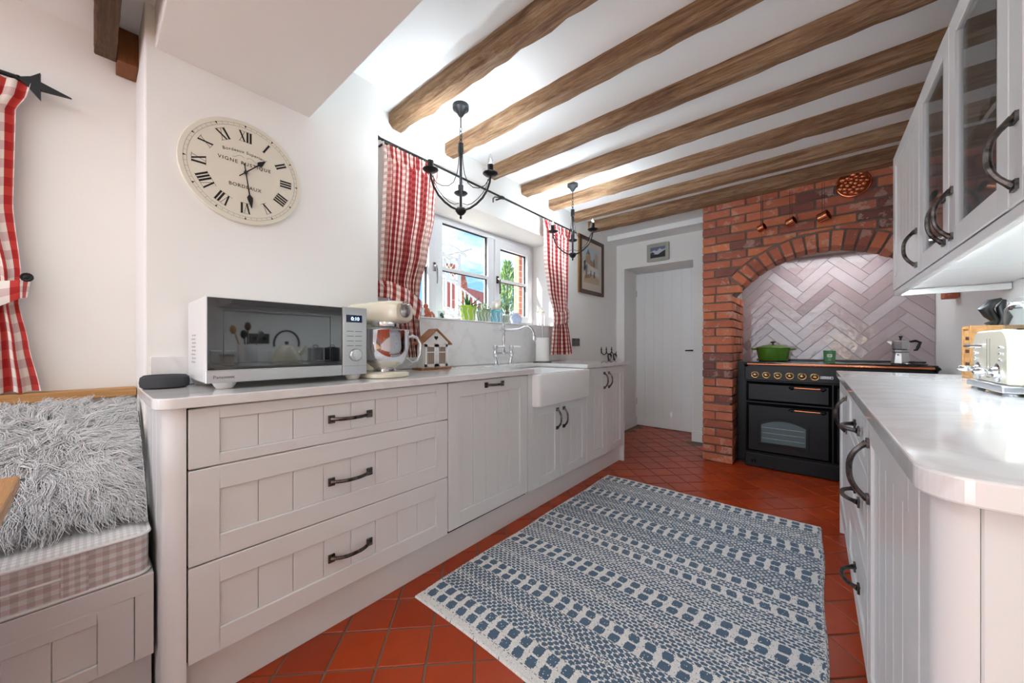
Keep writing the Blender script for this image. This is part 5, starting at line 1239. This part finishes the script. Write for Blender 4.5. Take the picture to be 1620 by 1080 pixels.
m = MB().ball((-2.05, 2.205, ZS + .145), .043, 16, 10, (1, 1, 1.15)).ball((-2.045, 2.238, ZS + .175), .026, 12, 8, (1, 1, 1.2)); m.obj('stem', 'cactus_wool', cp_, smooth=True)
bt = sill('wicker_cup', 'small white wicker cup on the sill beside turquoise pot', 'basket', 2.335)
MB().lathe([(.028, ZS), (.036, ZS + .075), (.034, ZS + .075), (.026, ZS + .004)], (-2.05, 2.335, 0), 20).obj('liner', 'leaf_grey', bt, smooth=True)
for k in range(12):
    q = 2 * PI * k / 12; MB().tube([(-2.05 + .030 * math.cos(q), 2.335 + .030 * math.sin(q), ZS), (-2.05 + .040 * math.cos(q + .1), 2.335 + .040 * math.sin(q + .1), ZS + .09)], .0025, 6).obj('rib', 'wicker_white', bt, smooth=True)
gj = sill('ginger_jar', 'blue and white lidded ginger jar on the sill', 'jar', 2.478)
MB().lathe([(.030, ZS), (.034, ZS + .004), (.052, ZS + .045), (.053, ZS + .065), (.036, ZS + .088), (.026, ZS + .092), (.026, ZS + .098), (0, ZS + .098)], (-2.05, 2.478, 0), 28).obj('body', 'blue_white', gj, smooth=True)
MB().lathe([(.030, ZS + .098), (.030, ZS + .106), (.012, ZS + .114), (.008, ZS + .120), (.009, ZS + .126), (0, ZS + .129)], (-2.05, 2.478, 0), 24).obj('lid', 'blue_white', gj, smooth=True)
sl = sill('sill_lantern', 'tall white wood and glass lantern at the right end of the sill', 'lantern', 2.81, -2.02)
m = MB().box(-2.052, 2.778, ZS, -1.988, 2.842, ZS + .012).box(-2.052, 2.778, ZS + .130, -1.988, 2.842, ZS + .140)
for a in (-2.050, -1.996):
    for b in (2.780, 2.834): m.box(a, b, ZS + .012, a + .006, b + .006, ZS + .13)
m.obj('frame', 'trim_paint', sl)
MB().lathe([(.046, ZS + .140), (.020, ZS + .165), (.010, ZS + .170), (.008, ZS + .182), (0, ZS + .184)], (-2.02, 2.81, 0), 4).obj('cap', 'silver_frame', sl)
MB().lathe([(.018, ZS + .0125), (.018, ZS + .07), (0, ZS + .071)], (-2.02, 2.81, 0), 16).obj('candle', 'paper', sl, smooth=True)

# ---- pictures, socket, hooks
pf = T('framed_picture', 'framed village street watercolour on the wall right of the window', 'picture', (XW, 3.6, 1.605), 'framed pictures')
y0, y1, z0, z1 = 3.323, 3.879, 1.608, 2.218; fw = 0.038
MB().box(XW + .001, y0, z0, XW + .022, y0 + fw, z1).box(XW + .001, y1 - fw, z0, XW + .022, y1, z1).box(XW + .001, y0 + fw, z0, XW + .022, y1 - fw, z0 + fw).box(XW + .001, y0 + fw, z1 - fw, XW + .022, y1 - fw, z1).obj('frame', 'dark_wood', pf, bevel=.003)
MB().box(XW + .001, y0 - .016, z0 - .003, XW + .018, y0 - .0005, z1 + .003).obj('gilt_edge', 'gilt', pf, bevel=.003)
box(XW + .001, y0 + fw, z0 + fw, XW + .008, y1 - fw, z1 - fw).obj('mount', 'mount_card', pf)
A0, A1, B0, B1 = y0 + .10, y1 - .10, z0 + .12, z1 - .10
def daub(par, pts, c, lay, nm='paint'):
    k = 'paint_%d_%d_%d' % c
    if k not in MATS: plain(k, c, 0.9)
    MB().prism([(A0 + (A1 - A0) * a, B0 + (B1 - B0) * b) for a, b in pts], 'x', XW + .008, XW + .0085 + lay * .0003).obj(nm, k, par)
daub(pf, [(0, 0), (1, 0), (1, 1), (0, 1)], (196, 212, 220), 0, 'watercolour')
for i_, (pts, c) in enumerate([([(0, 0), (1, 0), (1, .16), (.55, .3), (0, .18)], (206, 176, 132)), ([(0, .1), (.30, .28), (.30, .62), (.22, .66), (0, .5)], (214, 206, 200)), ([(.12, .55), (.42, .52), (.42, .80), (.30, .90), (.12, .80)], (190, 160, 128)),
        ([(.16, .80), (.28, .95), (.40, .80)], (92, 104, 118)), ([(.42, .45), (.80, .42), (.80, .60), (.42, .66)], (176, 120, 96)), ([(.70, .42), (.88, .42), (.88, .84), (.79, .92), (.70, .84)], (196, 166, 138)), ([(.58, .5), (.70, .5), (.66, .72), (.60, .70)], (78, 92, 84)),
        ([(.30, .28), (.95, .25), (.95, .45), (.30, .5)], (232, 226, 220)), ([(.10, .16), (.20, .18), (.20, .50), (.10, .46)], (120, 128, 134)), ([(.62, .18), (.70, .18), (.70, .36), (.62, .34)], (74, 70, 76)), ([(.40, .2), (.46, .2), (.46, .36), (.40, .36)], (104, 92, 128)), ([(0, .30), (.10, .34), (.10, .62), (0, .56)], (64, 74, 76)), ([(.06, .10), (.42, .16), (.30, .24), (.05, .18)], (150, 116, 84))]): daub(pf, pts, c, i_ + 1)
box(XW + .014, y0 + fw, z0 + fw, XW + .0155, y1 - fw, z1 - fw).obj('glazing', 'pane_glass', pf)
ps = T('framed_picture', 'small silver-framed mountain photograph above the white door', 'picture', (-1.393, YB, 2.02), 'framed pictures')
x0_, x1_, z0_, z1_ = -1.518, -1.268, 2.024, 2.226; fw = .040
MB().box(x0_, YB - .018, z0_, x0_ + fw, YB - .001, z1_).box(x1_ - fw, YB - .018, z0_, x1_, YB - .001, z1_).box(x0_ + fw, YB - .018, z0_, x1_ - fw, YB - .001, z0_ + fw).box(x0_ + fw, YB - .018, z1_ - fw, x1_ - fw, YB - .001, z1_).obj('frame', 'silver_frame', ps, bevel=.004)
def ph(pts, c, k):
    nm = 'photo_%d_%d_%d' % c
    if nm not in MATS: plain(nm, c, .5)
    MB().prism([(x0_ + fw + (x1_ - x0_ - 2 * fw) * a, z0_ + fw + (z1_ - z0_ - 2 * fw) * b) for a, b in pts], 'y', YB - .0065 - k * .0003, YB - .005).obj('photograph', nm, ps)
ph([(0, 0), (1, 0), (1, 1), (0, 1)], (106, 118, 146), 0); ph([(0, .3), (0, .62), (.25, .74), (.42, .62), (.6, .86), (.8, .7), (1, .8), (1, .3)], (196, 202, 212), 1)
ph([(0, 0), (0, .5), (.2, .36), (.5, .30), (.75, .5), (1, .68), (1, 0)], (26, 28, 36), 2); ph([(0, .5), (.12, .60), (.3, .42), (.1, .3), (0, .3)], (52, 58, 72), 3)
so_ = T('wall_socket', 'dark pewter double socket on the wall beside the right curtain', 'socket', (XW, 3.266, 1.04))
MB().box(XW + .0005, 3.190, 1.038, XW + .007, 3.342, 1.118).obj('plate', 'socket_pewter', so_, bevel=.002)
for yy in (3.228, 3.304):
    for dy, dz in ((0, .022), (-.011, -.012), (.011, -.012)): box(XW + .007, yy + dy - .004, 1.075 + dz - .003, XW + .0075, yy + dy + .004, 1.075 + dz + .003).obj('pin_slot', 'ink', so_)
    box(XW + .007, yy - .007, 1.098, XW + .009, yy + .007, 1.110).obj('switch', 'black_plastic', so_)
sw2 = None
for y, lab in ((3.845, 'black iron wall hook nearest the window, low on the far wall'), (3.975, 'black iron wall hook in the middle of three low hooks'), (4.12, 'black iron wall hook nearest the white door')):
    hk_ = T('coat_hook', lab, 'hook', (XW, y, 0.94), 'three black wall hooks')
    MB().prism([(y - .004, 0.955), (y + .004, 0.955), (y + .006, 0.99), (y + .020, 0.998), (y + .006, 1.006), (y, 1.030), (y - .006, 1.006), (y - .020, 0.998), (y - .006, 0.99)], 'x', XW + .001, XW + .006).obj('backplate', 'black_iron', hk_)
    MB().tube([(XW + .004, y, 0.985), (XW + .008, y + .004, 0.955), (XW + .028, y + .014, 0.938), (XW + .046, y + .030, 0.950), (XW + .048, y + .034, 0.968)], .0055, 8).obj('hook', 'black_iron', hk_, smooth=True)
for y, r_, lab in ((4.00, .040, 'coiled black lead hanging from the middle low wall hook'), (4.145, .036, 'coiled black and grey lead hanging beside the white door')):
    ld = T('dog_lead', lab, 'lead', (XW + .03, y, 0.86), 'leads on the low hooks')
    for k in range(3):
        pts = [(XW + .034 + .006 * math.sin(q * 2 + k) - .004 * k, y + (r_ - .003 * k) * math.cos(q), 0.905 + (r_ + .002 - .002 * k) * math.sin(q)) for q in [2 * PI * i / 24 for i in range(24)]]
        MB().tube(pts, .007, 8, closed=True).obj('coil', 'black_plastic' if k < 2 else 'panel_grey', ld, smooth=True)

# ---- on and over the range
ps_ = T('casserole', 'green enamelled lidded casserole on the range hob', 'pot', (-0.292, 3.99, 0.9065))
MB().lathe([(0.098, .9075), (0.108, .912), (0.122, .985), (0.127, 1.018), (0.124, 1.020), (0.112, .99), (0.0, .93)], (-0.292, 3.99, 0), 48).obj('pan', 'green_enamel', ps_, smooth=True)
ld_ = MB().lathe([(0.127, 1.0205), (0.129, 1.024), (0.120, 1.030), (0.075, 1.045), (0.02, 1.054), (0.0, 1.055)], (-0.292, 3.99, 0), 48).obj('lid', 'green_enamel', ps_, smooth=True)
MB().lathe([(0.008, 1.054), (0.008, 1.064), (0.020, 1.070), (0.021, 1.076), (0.012, 1.080), (0, 1.081)], (-0.292, 3.99, 0), 20).obj('knob', 'black_plastic', ld_, smooth=True)
for s_ in (-1, 1):
    MB().tube([(-0.292 + s_ * .122, 3.955, 1.010), (-0.292 + s_ * .152, 3.962, 1.012), (-0.292 + s_ * .160, 3.99, 1.012), (-0.292 + s_ * .152, 4.018, 1.012), (-0.292 + s_ * .122, 4.025, 1.010)], .008, 8).obj('loop_handle', 'green_enamel', ps_, smooth=True)
cg = T('candle_glass', 'small green glass candle tumbler on the range hob', 'candle', (0.092, 4.10, 0.9065))
MB().lathe([(.034, .9075), (.038, .911), (.040, .99), (.042, 1.0), (.038, 1.0), (.036, .99), (.034, .96), (0, .958)], (0.092, 4.10, 0), 32).obj('tumbler', 'green_glass', cg, smooth=True)
box(0.076, 4.0592, .945, 0.108, 4.0598, .97).obj('label_patch', 'paper', cg)
box(0.084, 4.0586, .955, 0.10, 4.0591, .959).obj('label_mark', 'ink', cg)
mk = T('moka_pot', 'faceted aluminium moka pot with black handle on the range', 'coffee pot', (0.487, 3.93, 0.9065))
mx_, my_ = 0.487, 3.93
MB().lathe([(.050, .9075), (.052, .912), (.040, .985), (.041, .992), (.046, .996), (.046, 1.006), (.040, 1.010)], (mx_, my_, 0), 8).obj('base', 'steel', mk)
up_ = MB().lathe([(.040, 1.0105), (.044, 1.018), (.053, 1.074), (.052, 1.078), (.016, 1.090), (0, 1.091)], (mx_, my_, 0), 8).obj('jug', 'steel', mk)
MB().prism([(mx_ - .046, 1.076), (mx_ - .076, 1.074), (mx_ - .048, 1.045)], 'y', my_ - .012, my_ + .012).obj('spout', 'steel', mk)
MB().lathe([(.006, 1.090), (.006, 1.098), (.011, 1.106), (.010, 1.114), (0, 1.115)], (mx_, my_, 0), 12).obj('knob', 'black_plastic', mk, smooth=True)
MB().tube([(mx_ + .046, my_, 1.070), (mx_ + .075, my_, 1.078), (mx_ + .098, my_, 1.066), (mx_ + .088, my_, 1.030), (mx_ + .080, my_, 1.010), (mx_ + .066, my_, 1.008)], [.007, .009, .010, .010, .008, .006], 8).obj('handle', 'black_plastic', mk, smooth=True)
MB().ball((mx_ - .020, my_ - .043, .975), .004, 8, 6).obj('valve', 'ink', mk)
gr = T('spoon_rest', 'flat black spoon rest with silver rim beside the moka pot', 'spoon rest', (0.545, 3.80, 0.9065))
MB().lathe([(.055, .9072), (.062, .912), (.060, .914), (.05, .911), (0, .911)], (0.545, 3.80, 0), 28, (0, 0, 1), 1.0, .7).obj('dish', 'steel', gr, smooth=True)
MB().box(0.515, 3.83, .916, 0.60, 3.86, .928).box(0.52, 3.835, .908, 0.53, 3.855, .916).box(0.585, 3.835, .908, 0.595, 3.855, .916).obj('grip', 'black_plastic', gr, bevel=.003)
mo = T('copper_mould', 'oval embossed copper jelly mould hung on the brick chimney', 'mould', (0.213, YF, 2.235))
mc = Vector((0.213, YF - 0.004, 2.232)); tx, tz = math.cos(-0.10), math.sin(-0.10)
MB().lathe([(.097, 0), (.100, .004), (.096, .012), (.090, .014), (.086, .010), (0, .012)], mc, 40, (0, -1, 0), 1.0, 1.0).obj('plate', 'copper', mo, smooth=True)
for k in range(26):
    q = k * 2.399; r_ = .078 * math.sqrt((k + .5) / 26); MB().ball((mc.x + r_ * math.cos(q), mc.y - .012, mc.z + r_ * math.sin(q)), random.uniform(.013, .019), 10, 6, (1, .75, 1)).obj('fruit_boss', 'copper', mo, smooth=True)
MB().tube([(mc.x + .012 * math.cos(q), mc.y - .004, mc.z + .106 + .012 * math.sin(q)) for q in [2 * PI * i / 14 for i in range(14)]], .0022, 6, closed=True).obj('hanging_ring', 'copper', mo, smooth=True)
for k, (x, z, r_, lab) in enumerate(((-0.339, 2.015, .028, 'tiny copper pan hanging leftmost on the chimney breast'), (-0.147, 2.022, .031, 'tiny copper pan hanging between two others on the chimney breast'), (0.048, 2.018, .036, 'tiny copper pan hanging rightmost, nearest the copper mould'))):
    pn = T('copper_pan', lab, 'pan', (x, YF - .02, z - r_), 'tiny copper pans on wires')
    MB().lathe([(r_ * .80, -r_), (r_, -r_ * .8), (r_ * 1.02, r_ * .75), (r_ * 1.12, r_ * .85), (r_ * .95, r_ * .85), (r_ * .88, -r_ * .6), (0, -r_ * .7)], (x, YF - .048, z), 24, (0.85, -.35, .25)).obj('bowl', 'copper', pn, smooth=True)
    MB().tube([(x - r_ * .3, YF - .042, z + r_ * .8), (x - .008, YF - .02, z + .06), (x - .010, YF - .006, 2.29)], .0014, 6).obj('wire', 'black_iron', pn)
    MB().tube([(x + r_ * .3, YF - .042, z + r_ * .8), (x + .004, YF - .02, z + .06), (x + .004, YF - .006, 2.29)], .0012, 6).obj('wire', 'black_iron', pn)

# ---- right worktop
to = T('toaster', 'cream four-slice toaster with chrome levers on the right worktop', 'toaster', (0.50, 1.785, 0.9))
TXF = 0.405
m = MB(); prof = [(1.640, .930), (1.930, .930)]
for (cyy, a0) in ((1.930 - .055, 0), (1.640 + .055, PI / 2)):
    prof += [(cyy + .055 * math.cos(a0 + PI / 2 * i / 8), 1.036 + .052 * math.sin(a0 + PI / 2 * i / 8)) for i in range(9)]
m.prism(prof, 'x', TXF, 0.605); m.obj('body', 'cream_enamel', to, bevel=.006)
MB().box(TXF - .012, 1.632, .908, 0.615, 1.938, .9295).obj('base_plate', 'panel_grey', to, bevel=.005)
for x in (.415, .595):
    for y in (1.655, 1.915): MB().lathe([(.016, .9005), (.014, .908)], (x, y, 0), 12).obj('foot', 'panel_grey', to, smooth=True)
for k, yy in enumerate((1.705, 1.865)):
    MB().lathe([(.027, 0), (.027, .003), (.018, .0045), (.016, .012), (0, .013)], (TXF, yy, .962), 28, (-1, 0, 0)).obj('browning_dial', 'chrome', to, smooth=True)
    MB().ball((TXF - .024, yy + .012, .966), .016, 14, 8, (1.3, 1.0, .62)).tube([(TXF, yy + .01, .966), (TXF - .02, yy + .012, .966)], .006, 8).obj('lever', 'chrome', to, smooth=True)
    for j in range(3): MB().ball((TXF - .002, yy - .012 + (.036 if k else -.010), 1.035 - j * .018), .0062, 10, 6, (.7, 1, .8)).obj('button', 'chrome', to, smooth=True)
for yy in (1.770, 1.795): box(TXF - .0006, yy, .965, TXF, yy + .0025, 1.062).obj('slot', 'ink_grey', to)
MB().tube([(TXF - .003, 1.905, 1.040), (TXF - .022, 1.895, 1.041), (TXF - .022, 1.83, 1.041), (TXF - .003, 1.82, 1.04)], .0055, 8).obj('carriage_bar', 'chrome', to, smooth=True)
for yy in (1.675, 1.735, 1.80, 1.86): box(.43, yy, 1.0872, .58, yy + .026, 1.0890).obj('bread_slot', 'ink', to)
box(TXF - .0006, 1.77, .943, TXF, 1.80, .946).obj('maker_mark', 'ink_grey', to)
bb = T('bread_box', 'honey bamboo storage box standing behind the toaster', 'box', (0.60, 2.45, 0.9))
MB().box(.498, 2.395, .9005, .70, 2.408, 1.124).box(.498, 2.505, .9005, .70, 2.518, 1.124).box(.688, 2.408, .9005, .70, 2.505, 1.124).box(.498, 2.408, .9005, .688, 2.505, .912).box(.498, 2.408, 1.112, .688, 2.505, 1.124).obj('carcass', 'oak', bb, bevel=.002)
box(.503, 2.4085, .9125, .512, 2.5045, 1.1115).obj('side_panel', 'oak', bb)
for z in (.955, 1.01, 1.065): box(.5022, 2.43, z, .5030, 2.485, z + .014).obj('slot', 'dark_wood', bb)
sc2 = T('sculpture', 'twisting black carved ornament on the bamboo box', 'ornament', (0.575, 2.45, 1.1245))
m = MB().tube([(.56, 2.45, 1.125), (.575, 2.45, 1.145), (.560, 2.45, 1.170), (.548, 2.445, 1.195), (.562, 2.44, 1.222), (.588, 2.44, 1.235)], [.020, .014, .018, .022, .016, .005], 10); m.tube([(.59, 2.455, 1.125), (.60, 2.455, 1.16), (.588, 2.45, 1.20), (.598, 2.45, 1.232)], [.018, .020, .014, .006], 10)
m.obj('carving', 'black_plastic', sc2, smooth=True)
def gjar(x, y, r, h, lab):
    g_ = T('glass_jar', lab, 'jar', (x, y, .9), 'lidded glass jars')
    MB().lathe([(r * .96, .9005), (r, .906), (r, .9 + h * .80), (r * .82, .9 + h * .86), (r * .80, .9 + h * .88), (r * .76, .9 + h * .88), (r * .95, .9 + h * .79), (r * .95, .91), (0, .909)], (x, y, 0), 32).obj('jar', 'vessel_glass', g_, smooth=True)
    MB().lathe([(r * .86, .9 + h * .885), (r * .88, .9 + h * .90), (r * .70, .9 + h * .94), (r * .16, .9 + h * .955), (r * .14, .9 + h * .97), (r * .24, .9 + h * .985), (r * .22, .9 + h), (0, .9 + h)], (x, y, 0), 32).obj('lid', 'vessel_glass', g_, smooth=True)
    MB().lathe([(r * .885, .9 + h * .80), (r * .91, .9 + h * .82), (r * .88, .9 + h * .84)], (x, y, 0), 32).obj('clasp_band', 'chrome', g_, smooth=True)
gjar(.610, 2.225, .068, .345, 'tall lidded glass jar behind the toaster next to the black ornament')
gjar(.632, 2.06, .070, .335, 'lidded glass jar behind the toaster at the right edge')
# things farther along the same worktop, mirrored in the microwave door
kt = T('kettle', 'cream stove-top kettle with black hoop handle, mirrored in the microwave door', 'kettle', (.46, 1.06, .9))
MB().lathe([(.112, .9005), (.118, .906), (.116, .92), (.085, .985), (.060, 1.030), (.040, 1.046), (0, 1.052)], (.46, 1.06, 0), 40).obj('body', 'cream_enamel', kt, smooth=True)
MB().lathe([(.014, 1.050), (.010, 1.058), (.016, 1.068), (.012, 1.076), (0, 1.078)], (.46, 1.06, 0), 16).obj('lid_knob', 'black_plastic', kt, smooth=True)
MB().tube([(.46, 1.06 + .092 * math.cos(q), 1.06 + .105 * math.sin(q)) for q in [PI * (-.08 + 1.16 * i / 18) for i in range(19)]], .008, 10).obj('handle', 'black_plastic', kt, smooth=True)
MB().tube([(.46, 1.15, .975), (.46, 1.175, 1.0), (.46, 1.20, 1.045)], [.022, .016, .012], 12).obj('spout', 'cream_enamel', kt, smooth=True)
ut = T('utensil_crock', 'white ribbed utensil crock, mirrored in the microwave door', 'crock', (.46, .79, .9))
MB().lathe([(.058, .9005), (.061, .906), (.061, 1.046), (.058, 1.05), (.054, 1.046), (.054, .92), (0, .915)], (.46, .79, 0), 32).obj('crock', 'ceramic', ut, smooth=True)
for k, (a, b, hh, mt_, lab) in enumerate(((.02, -.045, .30, 'oak', 'wooden spatula leaning in the white crock'), (-.01, .0, .33, 'dark_wood', 'dark wooden spoon standing in the white crock'), (.015, .05, .27, 'steel', 'steel ladle leaning in the white crock'), (-.02, -.015, .26, 'black_plastic', 'black plastic turner standing in the white crock'))):
    us = T('utensil', lab, 'utensil', (.46, .79, .916), 'utensils in the crock')
    MB().tube([(.46 + a * .3, .79 + b * .3, .918), (.46 + a, .79 + b * 1.6, .9 + hh * .78)], .005, 8).obj('shaft', mt_, us, smooth=True)
    MB().ball((.46 + a * 1.15, .79 + b * 1.85, .9 + hh * .88), .024, 12, 8, (.35, .9, 1.4)).obj('blade', mt_, us, smooth=True)
for x, y, mt_, lab in ((.46, 1.283, 'panel_grey', 'pale grey lidded storage canister, mirrored in the microwave door'), (.46, 1.425, 'dark_fabric', 'dark grey lidded storage canister near the toaster, mirrored in the microwave door')):
    cn = T('canister', lab, 'canister', (x, y, .9), 'storage canisters')
    MB().lathe([(.058, .9005), (.062, .905), (.062, 1.01), (.060, 1.012)], (x, y, 0), 32).obj('tin', mt_, cn, smooth=True)
    MB().lathe([(.0635, 1.0125), (.0635, 1.024), (.02, 1.032), (0, 1.033)], (x, y, 0), 32).obj('lid', mt_, cn, smooth=True)
    MB().tube([(x, y - .02, 1.030), (x, y - .016, 1.046), (x, y + .016, 1.046), (x, y + .02, 1.030)], .004, 8).obj('lid_handle', 'steel', cn, smooth=True)
cd = T('card_box', 'small pale box on the right worktop, mirrored in the microwave door', 'box', (.46, .665, .9)); MB().box(.425, .628, .9005, .495, .702, .962).obj('box', 'mount_card', cd, bevel=.002); MB().box(.424, .627, .9625, .496, .703, .978).obj('lid', 'panel_grey', cd, bevel=.002)
ks = T('wall_socket', 'dark pewter double socket behind the kettle, mirrored in the microwave door', 'socket', (XR, .93, 1.06)); MB().box(XR - .007, .86, 1.06, XR - .0005, 1.006, 1.145).obj('plate', 'socket_pewter', ks, bevel=.002)
for yy in (.90, .968): box(XR - .009, yy - .012, 1.09, XR - .007, yy + .012, 1.115).obj('pin_cover', 'black_plastic', ks)

# ================================================================== THE GARDEN OUTSIDE
g = struct(MB().box(-30, -25, -0.12, -2.25, 30, -0.10).obj('garden_ground', 'bounce_paving'))
bk = T('garden_bank', 'pale stone terrace bank outside the sink window', 'bank', (-7.5, 5, -0.1))
m = MB(); N1, N2 = 40, 10; vs_ = []
for i in range(N1 + 1):
    for j in range(N2 + 1):
        y = -4 + 18 * i / N1; t_ = j / N2; vs_.append((-4.6 - 3.0 * t_ + random.gauss(0, .05), y, -0.1 + 2.15 * t_ ** .7 + random.gauss(0, .05) - .05 * max(0, y - 6.5)))
m.add(vs_, [(i * (N2 + 1) + j, (i + 1) * (N2 + 1) + j, (i + 1) * (N2 + 1) + j + 1, i * (N2 + 1) + j + 1) for i in range(N1) for j in range(N2)])
m.box(-14, -4, -0.1, -7.55, 14, 1.7); m.obj('slope', 'pale_stone', bk)
m = MB()
for k in range(420):
    t_ = random.random(); y = random.uniform(3.5, 8.2); m.ball((-4.6 - 3.0 * t_ + .05, y, -0.1 + 2.15 * t_ ** .7 - .05 * max(0, y - 6.5)), random.uniform(.05, .13), 7, 5, (1, 1.3, .7))
tag(m.obj('stones', 'pale_stone', bk), kind='stuff')
pg = T('pergola', 'white garden pergola with lattice panel seen through the window', 'pergola', (-7.3, 6.0, 1.9))
for y in (5.62, 6.22):
    for x in (-7.1, -7.7): MB().box(x - .05, y - .05, 1.6, x + .05, y + .05, 3.42).obj('post', 'white_render', pg)
for x in (-7.1, -7.7):
    pts = [(x, 5.25 + 1.25 * i / 10, 3.42 + .17 * math.sin(PI * i / 10)) for i in range(11)]; MB().tube(pts, .045, 6).obj('arched_beam', 'white_render', pg)
for k in range(6):
    y = 5.3 + k * .23; z = 3.52 + .17 * math.sin(PI * (y - 5.25) / 1.25); MB().box(-7.95, y - .022, z, -6.85, y + .022, z + .07).obj('rafter', 'white_render', pg)
MB().box(-7.12, 5.67, 3.28, -7.08, 6.17, 3.33).box(-7.12, 5.67, 2.70, -7.08, 6.17, 2.75).obj('lattice_frame', 'white_render', pg)
for k in range(4):
    for s_ in (0, 1):
        a = 5.67 + .125 * k; b = min(a + .36, 6.17)
        zz0, zz1 = 2.75, 2.75 + .53 * (b - a) / .36
        MB().tube([(-7.10 - .02 * s_, (a if not s_ else 11.84 - a), zz0), (-7.10 - .02 * s_, (b if not s_ else 11.84 - b), zz1)], .012, 4).obj('lattice_slat', 'white_render', pg)
ga = T('garden_arch', 'red brick moon-gate arch in the garden behind the pergola', 'arch', (-8.0, 6.55, 1.8))
for k in range(20):
    a0 = PI * k / 20; a1 = PI * (k + .9) / 20; r0_, r1_ = .42, .62
    MB().prism([(6.62 + r * math.cos(a), 2.75 + r * math.sin(a)) for r, a in ((r0_, a0), (r1_, a0), (r1_, a1), (r0_, a1))], 'x', -8.1, -7.85).obj('brick', 'brick_clay', ga)
MB().box(-8.08, 6.0, 1.7, -7.88, 6.2, 2.75).box(-8.08, 7.04, 1.7, -7.88, 7.24, 2.75).obj('pier', 'outdoor_brick', ga)
fn = T('garden_fence', 'red-stained board fence in the garden', 'fence', (-8.6, 7.6, 1.7))
for k in range(16): MB().box(-8.62, 7.0 + k * .16, 1.6, -8.59, 7.145 + k * .16, 3.0 - .015 * k).obj('board', 'red_timber', fn)
rl_ = T('stair_railing', 'white garden stair railing sloping down to the right', 'railing', (-6.6, 6.6, 1.2))
P0, P1 = Vector((-6.6, 5.2, 2.75)), Vector((-6.6, 8.4, 1.30))
for dz in (0, -.75): MB().tube([P0 + Vector((0, 0, dz)), P1 + Vector((0, 0, dz))], .028, 8).obj('rail', 'white_render', rl_)
for k in range(22):
    p = P0.lerp(P1, (k + .5) / 22); MB().box(p.x - .014, p.y - .014, p.z - .78, p.x + .014, p.y + .014, p.z).obj('baluster', 'white_render', rl_)
P2 = Vector((-6.4, 6.35, 1.55)); 
bpil = T('brick_pillar', 'red brick pillar of the house close outside the window', 'pillar', (-4.0, 5.1, -0.1)); MB().box(-4.06, 4.86, -.1, -3.95, 5.5, 2.70).obj('brickwork', 'outdoor_brick', bpil); MB().box(-4.08, 4.84, 2.70, -3.93, 5.52, 2.76).obj('coping', 'pale_stone', bpil)
tr = T('conifer_tree', 'bushy green conifer growing beyond the railing', 'tree', (-7.4, 8.52, 1.0))
MB().tube([(-7.4, 8.52, 0.6), (-7.4, 8.52, 3.3)], [.09, .02], 8).obj('trunk', 'dark_wood', tr)
m = MB()
for k in range(1500):
    h_ = random.random() ** .8; z = 1.0 + 2.65 * h_; R_ = .62 * (1 - h_) ** .75 + .04; q = random.random() * 2 * PI; rr_ = R_ * math.sqrt(random.random())
    c_ = Vector((-7.4 + rr_ * math.cos(q), 8.52 + rr_ * math.sin(q), z)); d = Vector((math.cos(q) * .6, math.sin(q) * .6, 1)).normalized(); s_ = d.cross(Vector((random.gauss(0, 1), random.gauss(0, 1), .1))).normalized() * .028
    L_ = random.uniform(.10, .2); m.add([c_ - s_, c_ + s_, c_ + d * L_], [(0, 1, 2)])
tag(m.obj('foliage', 'conifer', tr), kind='stuff')

# behind the camera: made-up roof-light frame and floor lamp, added around the fill lamps
struct(MB().box(-1.66, -1.72, 2.185, -1.60, -0.18, 2.219).box(0.00, -1.72, 2.185, 0.06, -0.18, 2.219).box(-1.60, -1.72, 2.185, 0.00, -1.66, 2.219).box(-1.60, -0.24, 2.185, 0.00, -0.18, 2.219).obj('overhead_fill_frame', 'trim_paint'))
fl_ = T('added_floor_lamp', 'made-up brass floor lamp with clear glass globe, unseen behind the camera', 'lamp', (0.42, -0.50, 0))
MB().lathe([(0.13, 0.0005), (0.13, 0.012), (0.02, 0.022), (0.0, 0.022)], (0.42, -0.50, 0), 28).obj('base', 'brass', fl_, smooth=True)
MB().tube([(0.42, -0.50, 0.02), (0.42, -0.50, 1.005)], 0.010, 12).obj('pole', 'brass', fl_, smooth=True)
MB().ball((0.42, -0.50, 1.15), 0.14, 24, 16).obj('globe', 'vessel_glass', fl_, smooth=True)
bpy.context.view_layer.update()
